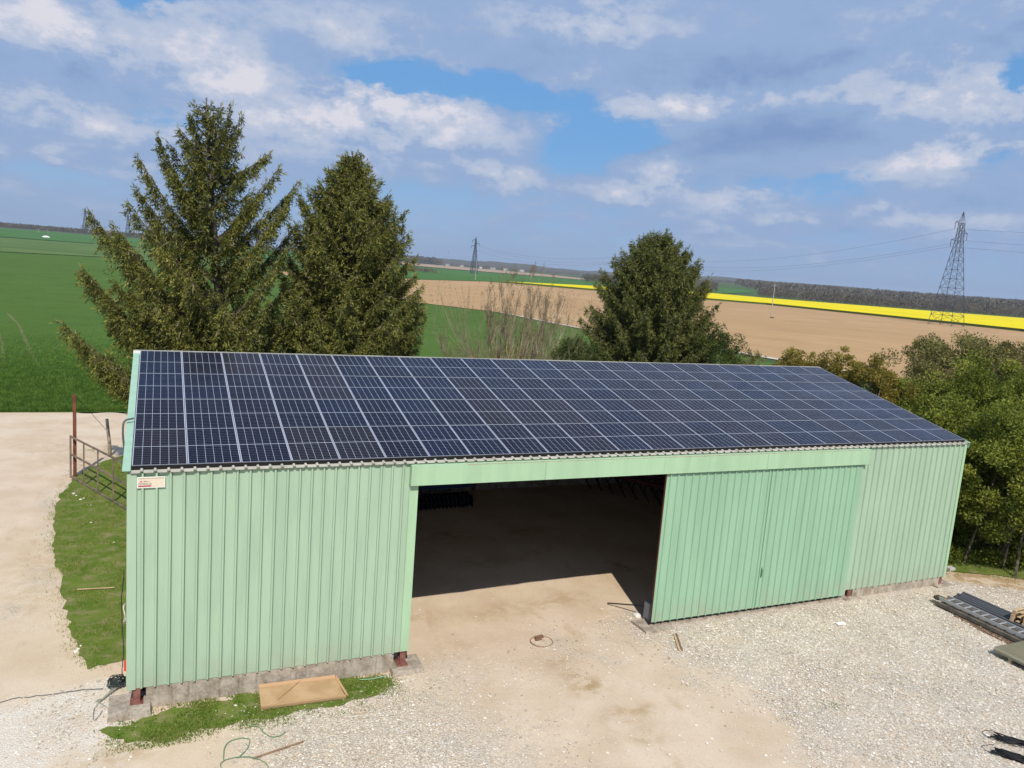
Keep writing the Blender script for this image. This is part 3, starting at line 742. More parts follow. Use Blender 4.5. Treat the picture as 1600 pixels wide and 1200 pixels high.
def verge(P, x0, x1, m, label):
    mb = MB(); k = -.125; i = 0
    while k < 6.9:
        k2 = min(k+1.18, 6.97); e = .004*(i % 2)
        mb.hexa([P(x0, k, -.062+e), P(x1, k, -.062+e), P(x1, k2+.03, -.062+e), P(x0, k2+.03, -.062+e), P(x0, k, -.055+e), P(x1, k, -.055+e), P(x1, k2+.03, -.055+e), P(x0, k2+.03, -.055+e)])
        xo = x0 if x0 < 5 else x1
        mb.face([P(xo, k, -.055), P(xo, k2, -.055), P(xo, k2, -.26), P(xo, k, -.26)])
        k = k2; i += 1
    bpart(mb, 'verge_trim', m, label)
M_verge = paint('verge_green', (.34,.52,.39), .05)
verge(rp, -.165, -.012, M_verge, 'green strip along the left roof edge'); verge(rb, -.165, -.012, M_verge, 'green strip along the edge of the roof')
verge(rp, 25.235, 25.33, M_verge, 'green strip along the edge of the roof'); verge(rb, 25.235, 25.33, M_verge, 'green strip along the edge of the roof')
mb = MB()
for k in range(4):
    for s in (.35, 1.35): mb.bar(rp(0, k*RP+s, -.058), rp(25.2, k*RP+s, -.058), .035, .03)
bpart(mb, 'mounting_rail', M_alu)
mb = MB(); mb.hexa([rp(0,-.004,-.10), rp(25.2,-.004,-.10), rp(25.2,.004,-.10), rp(0,.004,-.10), rp(0,-.006,-.008), rp(25.2,-.006,-.008), rp(25.2,.004,-.038), rp(0,.004,-.038)]); bpart(mb, 'black_gap_strip', M_dark)  # black strip filling the gap under the lowest panel row
# 96 solar panels
def make_panel():
    PW, PL = 1.042, 1.700
    mb = MB(); mb.box(.006, PW-.006, .006, PL-.006, -.03, -.003)
    p = mb.build('solar_panel', M_cell, barn)
    fr = MB(); w_ = .009
    fr.box(0, PW, 0, w_, -.036, 0); fr.box(0, PW, PL-w_, PL, -.036, 0); fr.box(0, w_, w_, PL-w_, -.036, 0); fr.box(PW-w_, PW, w_, PL-w_, -.036, 0)
    f = fr.build('panel_frame', mat('panel_frame_metal', (.40,.42,.46), .5, .5), p)
    return p, f
pn, pf = make_panel()
for r in range(4):
    for c in range(24):
        if r == c == 0: o = pn
        else:
            o = pn.copy(); COL.objects.link(o); o.parent = barn
            f = pf.copy(); COL.objects.link(f); f.parent = o
        dx = rng.normal(0, .0015)
        q = rp(c*CPITCH+.004+dx*.5, r*RP+.008, 0)
        o.location = (q[0]+OFF[0], q[1]+OFF[1], q[2]); o.rotation_euler = (SLOPE+rng.normal(0, .0015), rng.normal(0, .0012), 0)

# ------------------------------------------------------------------ sign
M_cream = mat('sign_cream', (.72,.62,.48), .5); M_red = mat('sign_red', (.42,.07,.12), .5); M_ink = mat('sign_ink', (.13,.12,.08), .6); M_pink = mat('sign_pink', (.62,.30,.24), .6); M_white = mat('sign_white', (.78,.80,.72), .5)
SX0, SX1, SZ0, SZ1, SY = .105, .625, 4.885, 5.115, -.042
sg = empty('sign', ((SX0+SX1)/2, SY, SZ0)); tag(sg, 'small cream and red company sign under the left end of the eave', 'sign')
def spart(mb, n, m): return mb.build(n, m, sg, off(mb, sg))
mb = MB(); mb.box(SX0, SX1, SY-.006, SY+.010, SZ0, SZ1); spart(mb, 'board', M_white)
mb = MB(); mb.box(SX0+.018, SX1-.018, SY-.008, SY-.006, SZ0+.018, SZ1-.014); spart(mb, 'panel', M_cream)
mb = MB(); mb.box(SX0+.022, SX0+.262, SY-.010, SY-.0082, SZ0+.026, SZ0+.054); spart(mb, 'red_bar', M_red)
mb = MB(); mb.face([(SX0+.035, SY-.0095, SZ0+.128), (SX0+.095, SY-.0095, SZ0+.124), (SX0+.095, SY-.0095, SZ0+.156)]); spart(mb, 'emblem', M_red)
mb = MB(); mb.face([(SX0+.115, SY-.0095, SZ0+.134), (SX0+.25, SY-.0095, SZ0+.128), (SX0+.125, SY-.0095, SZ0+.150)]); spart(mb, 'emblem', M_ink)
def text(body, x, z, size, m, parent, sx=1.0):
    cu = bpy.data.curves.new('lettering', 'FONT'); cu.body = body; cu.size = size; cu.extrude = .0003
    o = bpy.data.objects.new('tmp', cu); COL.objects.link(o); bpy.context.view_layer.update()
    me = bpy.data.meshes.new_from_object(o.evaluated_get(bpy.context.evaluated_depsgraph_get())); bpy.data.objects.remove(o)
    me.materials.clear(); me.materials.append(m)
    l = link('lettering', me, parent); l.rotation_euler = (math.pi/2, 0, 0); l.scale = (sx, 1, 1)
    l.location = (x-parent.location[0], SY-.0095-parent.location[1], z-parent.location[2]); return l
text('DIMEAUX', SX0+.024, SZ0+.066, .062, M_ink, sg, .92)
text('CHARPENTE COUVERTURE BARDAGE', SX0+.02, SZ1-.038, .026, M_ink, sg, 1.10)

# ------------------------------------------------------------------ things round the barn
M_cable = mat('grey_cable', (.10,.11,.11), .5); M_cgreen = mat('green_strap', (.12,.26,.13), .6); M_cdark = mat('dark_cable', (.02,.03,.028), .5)
def wob(pts, a=.01, n=6):
    out = []
    for i in range(len(pts)-1):
        p, q = Vector(pts[i]), Vector(pts[i+1]); 
        pm = Vector(pts[i-1]) if i else p*2-q; pn_ = Vector(pts[i+2]) if i+2 < len(pts) else q*2-p
        for k in range(n):
            t = k/n; v = .5*((2*p)+(-pm+q)*t+(2*pm-5*p+4*q-pn_)*t*t+(-pm+3*p-3*q+pn_)*t*t*t)
            out.append(v+Vector((random.gauss(0,a),random.gauss(0,a),abs(random.gauss(0,a*.3)))))
    out.append(Vector(pts[-1])); return out
def thing(name, mb, m, label, cat, group=None, smooth=False):
    o = mb.build(name, m, smooth=smooth); return tag(o, label, cat, group)
mb = MB(); mb.tube(wob([(-.16,2.0,4.9),(-.215,2.0,5.3),(-.235,2.0,5.62),(-.20,2.06,5.83),(-.02,2.12,5.88)], 0), .022, 8)
thing('conduit', mb, M_cable, 'grey bent conduit rising over the left roof edge', 'conduit', smooth=True)
mb = MB(); pts = [at(194.5,890,.6), at(190.5,930,.6), at(191,975,.6), at(193,1010,.6), at(191,1045,.8), gnd(190,1068,.03)]
mb.tube(wob(pts, .004), .010, 5); thing('hanging_cable', mb, M_cdark, 'dark cable hanging down the left end wall of the barn', 'cable', smooth=True)
mb = MB(); c0 = at(194.5,958,.7)
mb.tube([tuple(c0+np.array([.02*math.sin(a*3), .16*math.sin(a), .20*math.cos(a)])) for a in np.linspace(0, 12.5, 50)], .013, 5)
thing('hose_coil', mb, mat('pale_hose', (.55,.5,.42), .5), 'pale coiled hose hanging on the left end wall', 'hose', smooth=True)
mb = MB(); b0 = gnd(190,1048,.0); mb.box(b0[0]+.05, b0[0]+.19, b0[1]-.05, b0[1]+.1, 0, .20); mb.box(b0[0]+.09, b0[0]+.15, b0[1]-.02, b0[1]+.06, .20, .27)
thing('red_container', mb, mat('red_plastic', (.65,.05,.04), .4), 'small red container behind the left corner of the barn', 'container')
# heap of cable on the left footing
mb = MB(); hc = gnd(184,1066,.12)
for k in range(11):
    a0 = random.uniform(0, 6.3); r = random.uniform(.08, .19); ph = random.uniform(0, 6)
    mb.tube([(hc[0]+random.gauss(0,.01)+r*math.cos(a)*1.15, hc[1]+r*math.sin(a)*.8, .12+.05*math.sin(a*1.5+ph)+k*.009) for a in np.linspace(a0, a0+5.6, 22)], .011, 5)
thing('cable_heap', mb, M_cdark, 'tangled heap of dark cable beside the left corner of the barn', 'cable', smooth=True)
mb = MB()
for k in range(6):
    o_ = random.uniform(-.06, .06)
    mb.tube(wob([(hc[0]-.02+o_, hc[1]-.15, .08), (hc[0]-.2+o_, hc[1]-.38+o_, .04), (hc[0]-.34+o_, hc[1]-.56-o_, .03)], .012), .010, 5)
mb.tube(wob([gnd(160,1110,.03), gnd(148,1125,.02), gnd(146,1112,.03), gnd(155,1098,.03), gnd(170,1108,.03)], .008), .007, 5)
thing('cable_bundle', mb, mat('grey_green_cable', (.28,.28,.22), .6), 'loose grey bundle of cable ends lying left of the concrete footing', 'cable', smooth=True)
mb = MB(); mb.tube(wob([gnd(160,1076,.02), gnd(130,1078,.02), gnd(95,1083,.02), gnd(50,1088,.015), gnd(20,1092,.015), gnd(-10,1100,.015)], .012), .008, 5)
thing('ground_cable', mb, M_cable, 'thin cable trailing left across the pale chalk ground', 'cable', smooth=True)
# wooden sticks
def stick(a, b, w, h, m, name, label, cat, z=.02, group=None):
    mb = MB(); a = (a[0], a[1], z0(a[0], a[1])+z); b = (b[0], b[1], z0(b[0], b[1])+z); mb.bar(a, b, w, h); return thing(name, mb, m, label, cat, group)
M_wood = mat('pale_wood', (.50,.36,.20), .8, build=mottled((.42,.29,.15), (.58,.43,.26), 5)); M_wood2 = mat('brown_wood', (.26,.15,.09), .85, build=mottled((.22,.12,.07), (.33,.2,.12), 5))
M_greyw = mat('weathered_wood', (.35,.29,.22), .9, build=mottled((.28,.23,.17), (.45,.38,.30), 4))
stick(gnd(121,924), gnd(179,921), .035, .02, M_wood, 'wooden_stick', 'pale wooden stick lying on the grass left of the barn', 'stick', .06)
stick(gnd(395,1187), gnd(475,1160), .03, .02, M_wood2, 'wooden_stick', 'brown wooden stick on the gravel below the cardboard box', 'stick', .03)
stick(gnd(1053,992,.2), gnd(1062,1019,.2), .05, .02, M_wood, 'wooden_lath', 'left one of two pale laths on the gravel in front of the left door leaf', 'lath', .03)
stick(gnd(1057,991,.2), gnd(1066,1018,.2), .035, .02, M_wood2, 'wooden_lath', 'right one of two laths on the gravel in front of the left door leaf', 'lath', .03)
# green strapping
mb = MB(); mb.tube(wob([gnd(x, y, .02+.04*(k % 2)) for k, (x, y) in enumerate([(350,1205),(344,1194),(356,1186),(388,1182),(415,1192),(420,1206)])], .002), .008, 5)
mb.tube(wob([gnd(x, y, .03) for x, y in [(349,1186),(351,1168),(360,1158),(378,1153),(390,1156),(386,1170),(372,1184)]], .002), .009, 5)
thing('strapping', mb, M_cgreen, 'looped green strapping band on the gravel at the lower left', 'strapping', smooth=True)
mb = MB(); mb.tube(wob([gnd(x, y, .03) for x, y in [(390,1134),(403,1135),(413,1145),(424,1151),(438,1149),(446,1143)]], .002), .009, 5)
thing('strapping', mb, M_cgreen, 'short curved green strapping piece just below the grass patch', 'strapping', smooth=True)
mb = MB(); mb.tube(wob([gnd(x, y, .06) for x, y in [(562,1062),(580,1061),(596,1058),(606,1056)]], .002), .010, 5)
thing('strapping', mb, mat('pale_green_strap', (.25,.5,.3), .5), 'pale green strapping end in the grass right of the cardboard box', 'strapping', smooth=True)
# cardboard tray leaning on the base
A_ = Vector(at(404,1072,-.10)); D_ = Vector(at(523,1057,-.10)); B_ = Vector(gnd(408,1108,.05)); C_ = Vector(gnd(541,1090,.05))
nrm = (C_-B_).cross(A_-B_).normalized(); 
if nrm.z < 0: nrm = -nrm
M_card = mat('cardboard', (.42,.28,.15), .9, spec=.1, build=mottled((.38,.25,.13), (.47,.32,.18), 2.5, .3, 30)); M_card2 = mat('cardboard_edge', (.47,.30,.165), .9, spec=.1)
cb = empty('cardboard_box', B_[:]); tag(cb, 'large flat brown cardboard box leaning on the concrete base of the barn', 'cardboard box')
def cpart(mb, n, m): return mb.build(n, m, cb, tuple(-x for x in cb.location))
mb = MB(); mb.hexa([B_-nrm*.02, C_-nrm*.02, D_-nrm*.02, A_-nrm*.02, B_, C_, D_, A_]); cpart(mb, 'sheet', M_card)
u_ = (C_-B_).normalized(); v_ = (A_-B_).normalized()
mb = MB()
mb.hexa([B_+nrm*.003, C_+nrm*.003, C_+v_*.09+nrm*.003, B_+v_*.09+nrm*.003, B_+nrm*.05, C_+nrm*.045, C_+v_*.08+nrm*.02, B_+v_*.08+nrm*.02])
cpart(mb, 'front_flap', M_card2)
mb = MB()
mb.hexa([A_+nrm*.003, D_+nrm*.003, D_-v_*.07+nrm*.003, A_-v_*.07+nrm*.003, A_+nrm*.045, D_+nrm*.05, D_-v_*.06+nrm*.02, A_-v_*.06+nrm*.02][::1]); cpart(mb, 'back_flap', M_card2)
mb = MB()
mb.hexa([C_+v_*.09+nrm*.004, C_+nrm*.004+u_*.05, D_+nrm*.004+u_*.03, D_-v_*.07+nrm*.004, C_+v_*.09+nrm*.02, C_+nrm*.05+u_*.05, D_+nrm*.05+u_*.03, D_-v_*.07+nrm*.02]); cpart(mb, 'side_flap', M_card2)
mb = MB(); mb.bar(B_+u_*.35+v_*.2+nrm*.004, B_+u_*.95+v_*.75+nrm*.004, .012, .004); cpart(mb, 'crease', mat('crease', (.36,.235,.125), .9))
# ring with a brick
mb = MB(); mc = gnd(846,1004,.09); R_ = .30
mb.tube([(mc[0]+R_*math.cos(a)*1.0, mc[1]+R_*math.sin(a), z0(mc[0], mc[1])+.015) for a in np.linspace(0, 2*math.pi, 40)], .014, 5)
thing('wire_ring', mb, mat('rusty_wire', (.33,.22,.15), .8), 'rusty wire ring lying on the pale dirt before the opening', 'ring', smooth=True)
mb = MB(); bc = gnd(842,999,.1); mb.bar((bc[0]-.12, bc[1]-.03, z0(*bc[:2])+.05), (bc[0]+.12, bc[1]+.03, z0(*bc[:2])+.05), .09, .07); mb.bar((bc[0]-.14, bc[1]-.08, z0(*bc[:2])+.02), (bc[0]+.05, bc[1]-.06, z0(*bc[:2])+.02), .05, .03)
thing('brick', mb, mat('brick_brown', (.22,.12,.08), .9), 'broken brown brick lying inside the rusty wire ring', 'brick')
# white paper, stone by the corner
mb = MB(); pc = gnd(1313,976,.2); mb.hexa([(pc[0]-.16,pc[1]-.05,pc[2]+.03),(pc[0]+.13,pc[1]-.09,pc[2]+.03),(pc[0]+.15,pc[1]+.03,pc[2]+.04),(pc[0]-.13,pc[1]+.07,pc[2]+.035),(pc[0]-.16,pc[1]-.05,pc[2]+.05),(pc[0]+.13,pc[1]-.09,pc[2]+.05),(pc[0]+.15,pc[1]+.03,pc[2]+.065),(pc[0]-.13,pc[1]+.07,pc[2]+.05)])
thing('plaster_piece', mb, mat('white_piece', (.82,.82,.80), .8), 'small white flat piece on the gravel in front of the right door leaf', 'debris')
mb = block(-.16, .16, -.12, .12, .22); o = thing('stone_block', mb, mat('pale_stone', (.48,.46,.44), .9), 'small pale stone block in the grass right of the barn', 'block'); q = gnd(1484,893,.15); o.location = (q[0], q[1], .10)
# pale stones in the left grass
def rock(name, x, y, s, m, label, group=None, seed=0):
    bm = bmesh.new(); bmesh.ops.create_icosphere(bm, subdivisions=2, radius=1); r_ = random.Random(seed)
    for v in bm.verts:
        k = 1+.28*mnoise.noise(v.co*1.7+Vector((seed*3.1, 0, 0))); v.co = Vector((v.co.x*k*s, v.co.y*k*s*.8, v.co.z*k*s*.55))
    me = bpy.data.meshes.new(name); me.materials.append(m); bm.to_mesh(me); bm.free(); o = link(name, me, loc=(x, y, z0(x, y)+s*.2)); o.rotation_euler = (0,0,seed); return tag(o, label, 'stone', group)
M_chalk = mat('chalk', (.70,.68,.62), .9)
for i, (x, y, s) in enumerate(((115,772,.07),(119,775,.05),(126,781,.06),(131,779,.05),(142,790,.04),(118,1019,.06),(122,1015,.05),(126,1010,.04),(178,848,.04),(142,817,.05))):
    q = gnd(x, y); rock('chalk_stone', q[0], q[1], s, M_chalk, ['white chalk stone nearest the gate, largest of the five there','white chalk stone just right of the largest one below the gate','white chalk stone in the middle of the cluster below the gate','white chalk stone at the right of the cluster below the gate','tiny white chalk stone lowest of the cluster below the gate','largest white stone at the near end of the left grass strip','middle one of three white stones at the near end of the left grass strip','smallest of three white stones at the near end of the left grass strip','lone white stone close to the barn wall in the left grass strip','lone white stone in the middle of the left grass strip'][i], 'white stones in the grass', i+1)
q = gnd(996,966,.2); rock('boulder', q[0]+.05, q[1]+.1, .14, M_chalk, 'pale boulder at the foot of the left door leaf', None, 20)

# gate, posts, wire
M_gate = mat('gate_steel', (.17,.13,.10), .8, build=mottled((.12,.10,.085), (.24,.17,.12), 3))
gp0 = Vector((-2.80, 18.42, 0)); gp1 = Vector((-.40, 13.30, 0)); gu = (gp1-gp0).normalized()
gt = empty('gate', gp0[:]); tag(gt, 'brown steel field gate standing open beside the left end of the barn', 'gate')
def gpart(mb, n, m=None): return mb.build(n, m or M_gate, gt, tuple(-x for x in gt.location))
Lg = (gp1-gp0).length
def gpnt(u, z): return gp0+gu*u+Vector((0,0,z))
for (u, n) in ((0, 'stile'), (Lg, 'stile')):
    mb = MB(); mb.bar(gpnt(u, .0), gpnt(u, 1.78), .07); gpart(mb, n)
for z in (.06, 1.0, 1.74):
    mb = MB(); mb.bar(gpnt(.035, z), gpnt(Lg-.035, z), .055, .06); gpart(mb, 'rail')
for u in (1.35, 2.7, 4.1):
    mb = MB(); mb.bar(gpnt(u, .09), gpnt(u, 1.71), .07, .05, up=(1,0,0)); gpart(mb, 'upright')
mb = MB(); mb.bar((-2.66,18.55,-.05), (-2.66,18.55,3.44), .13, .12, up=(1,0,0)); thing('gate_post', mb, M_rust, 'tall rusty red steel post that carries the open gate', 'post')
mb = MB(); mb.tube([(-1.55,21.9,-.05),(-1.58,21.9,.6),(-1.64,21.9,1.2),(-1.68,21.9,1.72)], [.085,.075,.07,.065], 8); thing('fence_post', mb, M_greyw, 'weathered round wooden post behind the open gate', 'post', smooth=True)
mb = MB(); mb.tube([(-2.64,18.6,3.38),(-2.2,19.9,2.45),(-1.7,21.7,1.25)], .012, 4); thing('stay_wire', mb, M_cable, 'thin stay wire running from the rusty post to the wooden post', 'wire')

# ------------------------------------------------------------------ material stacked at the right edge
M_grey = mat('galvanised', (.42,.44,.46), .5, .6); M_darkpipe = mat('dark_profile', (.12,.125,.145), .5, .3)
GZ = .21
M_wood3 = mat('dark_timber', (.10,.085,.07), .9, build=mottled((.08,.068,.055), (.16,.135,.11), 4)); M_lad = mat('ladder_aluminium', (.40,.41,.42), .5, .3)
lad = empty('ladder', (23.55, -4.6, GZ)); tag(lad, 'long grey aluminium ladder lying on timber at the right edge', 'ladder')
def lpart(mb, n, m=M_lad): return mb.build(n, m, lad, tuple(-x for x in lad.location))
for x in (23.38, 23.78):
    mb = MB(); mb.bar((x, -1.25, GZ+.26), (x, -7.8, GZ+.26), .035, .09); lpart(mb, 'side_rail')
for k in range(22):
    mb = MB(); y = -1.5-k*.28; mb.tube([(23.40, y, GZ+.27), (23.76, y, GZ+.27)], .024, 6); lpart(mb, 'rung')
def bars(name, x0, y0, y1, n, dx, w, h, z, m, label, cat, group, jit=.02, extra=None):
    for k in range(n):
        mb = MB(); a = y0+random.uniform(-.15, .15); mb.bar((x0+k*dx+random.uniform(-jit, jit), a, GZ+z), (x0+k*dx+random.uniform(-jit, jit), y1, GZ+z), w, h)
        thing(name, mb, m, label[k] if isinstance(label, list) else label, cat, group)
bars('timber_beam', 23.30, -1.35, -7.6, 4, .17, .12, .10, .10, M_wood3, ['weathered timber beam under the outer edge of the ladder','second timber beam under the ladder from its outer edge','timber beam under the middle of the ladder','timber beam under the inner rail of the ladder by the battens'], 'timber', 'beams under the ladder')
mb = MB(); mb.bar((23.14,-2.0,GZ+.03),(23.10,-7.9,GZ+.03), .03, .03); mb.bar((23.0,-2.6,GZ+.03),(22.95,-7.9,GZ+.03), .03, .03)
for k in range(14): mb.bar((22.98,-2.7-k*.37,GZ+.03),(23.13,-2.6-k*.37,GZ+.03), .025, .025)
thing('wire_rack', mb, M_wood2, 'narrow rusty rack lying on the gravel along the ladder', 'rack')
bars('roof_batten', 24.02, -.85, -6.8, 3, .14, .07, .06, .06, M_wood2, ['brown wooden batten lying right beside the ladder','brown wooden batten in the middle of the three by the ladder','brown wooden batten lying against the dark metal profiles'], 'batten', 'battens beside the ladder')
bars('metal_profile', 24.50, -.95, -6.6, 5, .15, .11, .07, .07, M_darkpipe, ['dark metal profile next to the wooden battens','second dark metal profile from the wooden battens','middle one of the five dark metal profiles','second dark metal profile from the outer side','outermost dark metal profile farthest from the ladder'], 'metal profile', 'dark metal profiles on the gravel')
rock('dark_clump', 23.5, -1.15, .16, mat('dark_scrap', (.06,.055,.03), .9), 'dark clump of scrap at the near end of the ladder', None, 31)
bpy.data.objects['dark_clump'].location.z += .18
# pallets
def pallet(x, y, z, rz, label):
    p = empty('pallet', (x, y, z), rz); tag(p, label, 'pallet', 'stacked pallets at the right edge')
    for k in range(5): mb = MB(); mb.box(-.6, .6, -.4+k*.175, -.4+k*.175+.10, .12, .142); mb.build('top_board', M_wood, p)
    for k in range(3):
        mb = MB(); mb.box(-.6, .6, -.4+k*.35, -.30+k*.35, 0, .02); mb.build('bottom_board', M_wood, p)
        for j in range(3): mb = MB(); mb.box(-.6+j*.55, -.5+j*.55, -.399+k*.35, -.301+k*.35, .02, .119); mb.build('block', M_wood, p)
pallet(25.12, -3.15, GZ+.02, .15, 'wooden pallet at the bottom of the stack at the right edge')
pallet(25.14, -3.12, GZ+.165, .22, 'wooden pallet in the middle of the stack at the right edge')
pallet(25.16, -3.20, GZ+.31, .10, 'wooden pallet on top of the stack at the right edge')
# corrugated sheets
def csheets():
    root = empty('sheet_stack', (22.6, -6.0, GZ)); tag(root, 'stack of greenish grey corrugated sheets in the lower right', 'sheets')
    def sh(z, o_):
        mb = MB(); y0, y1 = -4.15+o_, -8.2; x = 21.78+o_
        for k in range(16):
            for (xa, za, xb, zb) in ((0,0,.045,0),(.045,0,.055,.045),(.055,.045,.095,.045),(.095,.045,.105,0)):
                mb.face([(x+k*.105+xa, y0, z+za), (x+k*.105+xb, y0, z+zb), (x+k*.105+xb, y1, z+zb), (x+k*.105+xa, y1, z+za)])
        return mb
    def shb(t, b):
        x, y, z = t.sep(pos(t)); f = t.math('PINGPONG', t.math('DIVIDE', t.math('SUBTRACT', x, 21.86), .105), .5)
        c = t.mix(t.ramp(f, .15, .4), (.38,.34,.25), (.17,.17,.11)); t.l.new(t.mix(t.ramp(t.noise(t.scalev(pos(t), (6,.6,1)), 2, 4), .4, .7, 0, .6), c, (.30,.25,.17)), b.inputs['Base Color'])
    M_sh = mat('sheet_metal', rough=.7, build=shb)
    for k in range(4):
        sh(GZ+.14+k*.015, .02*k).build('corrugated_sheet', M_sh, root, tuple(-q for q in root.location))
    for y in (-4.6, -6.0, -7.6):
        mb = MB(); mb.box(21.8, 23.4, y-.05, y+.05, GZ-.02, GZ+.13); mb.build('bearer', M_greyw, root, tuple(-q for q in root.location))
csheets()
def strap_clump(px, py, label, seed):
    random.seed(seed); q = gnd(px, py, .2); mb = MB()
    for k in range(14):
        a = random.uniform(-.35, .35)+rad(-50); l = random.uniform(.18, .34); d = Vector((math.cos(a), math.sin(a), 0))
        c = Vector((q[0]+random.gauss(0,.05), q[1]+random.gauss(0,.04), .24+random.uniform(0,.06))); s_ = d.cross(Vector((0,0,1)))*random.uniform(.03,.09)
        mb.tube([c-d*l, c-d*l*.4+s_, c+d*l*.4+s_*.8, c+d*l, c+d*l*.3-s_, c-d*l*.5-s_*.7, c-d*l*.95], .014, 5)
    mb.tube(wob([(q[0]-.1, q[1]+.15, .22), (q[0]-.3, q[1]+.35, .22), (q[0]-.2, q[1]+.5, .22), (q[0]+.1, q[1]+.45, .22)], .005), .006, 4)
    thing('lifting_strap', mb, M_dark, label, 'strap', smooth=True)
strap_clump(1578, 1161, 'upper one of two black bundled straps in the lower right corner', 3)
strap_clump(1579, 1185, 'lower one of two black bundled straps in the lower right corner', 5)
random.seed(11)
# tools behind the door edge
mb = MB(); q = gnd(1004,962,.2); mb.box(13.22, 13.42, .25, .5, .2, .75); mb.box(13.3, 13.42, .15, .24, .2, .45)
thing('grey_box', mb, mat('grey_plastic', (.35,.36,.38), .6), 'small grey box standing just inside behind the door edge', 'box')
mb = MB(); mb.bar((12.7, 1.6, .25), (13.3, .4, .62), .03); thing('iron_bar', mb, M_dark, 'dark iron bar lying inside beside the grey box', 'bar')

# farm machines inside
def machine_blue():
    r = empty('seed_drill', (10.4, 12.0, .05)); tag(r, 'dark blue farm implement parked at the back left inside the barn', 'farm machine')
    Mb = mat('blue_paint', (.02,.06,.16), .5); P_ = lambda mb, n, m: mb.build(n, m, r)
    mb = MB(); mb.box(-2.2, 1.9, -.1, .1, .75, .9); mb.box(-2.2, 1.9, .6, .75, .75, .9)
    for x in (-2.1, -1, 0, 1, 1.75): mb.box(x, x+.12, .1, .6, .77, .88)
    P_(mb, 'frame', Mb)
    mb = MB(); mb.hexa([(-2,.0,.95),(1.6,.0,.95),(1.6,.7,.95),(-2,.7,.95),(-2.1,-.15,1.45),(1.7,-.15,1.45),(1.7,.85,1.45),(-2.1,.85,1.45)]); P_(mb, 'hopper', Mb)
    for y in (-.55, -.1):
        mb = MB()
        mb.tube([(-2.1, y, .3), (1.8, y, .3)], .06, 8)
        for k in range(22): mb.tube([(-2.0+k*.175, y, .3), (-1.95+k*.175, y, .3)], .28, 14)
        P_(mb, 'roller', M_dark)
    mb = MB(); mb.box(-1.2, .1, -.92, -.88, .0, .05); mb.box(1.2, 1.8, -.92, -.88, .0, .05); P_(mb, 'levelling_board', M_alu)
machine_blue()
def machine_red():
    r = empty('cultivator', (20.2, 11.5, .2), rad(-58)); tag(r, 'dark red cultivator parked at the back right inside the barn', 'farm machine')
    Mr = mat('faded_red', (.16,.03,.02), .6); P_ = lambda mb, n, m: mb.build(n, m, r)
    mb = MB(); mb.box(-2.4, 2.0, -.08, .08, .8, .95); mb.box(-2.0, 1.6, .8, .95, .8, .95); mb.box(-2.0, 1.6, -.95, -.8, .8, .95)
    for x in (-1.8, 0, 1.4): mb.box(x, x+.12, -.85, .85, .82, .93)
    P_(mb, 'frame', Mr)
    mb = MB(); mb.bar((-.2,-.6,.95), (0,0,1.7), .1); mb.bar((.2,.6,.95), (0,0,1.7), .1); mb.bar((1.6,0,.95), (0,0,1.7), .08); P_(mb, 'headstock', Mr)
    for y in (-.85, 0, .85):
        for k in range(7):
            x = -2+k*.58; mb = MB(); mb.tube([(x, y, .85), (x-.18, y, .6), (x-.12, y, .3), (x+.12, y, .02)], .025, 5); P_(mb, 'tine', M_dark)
machine_red()

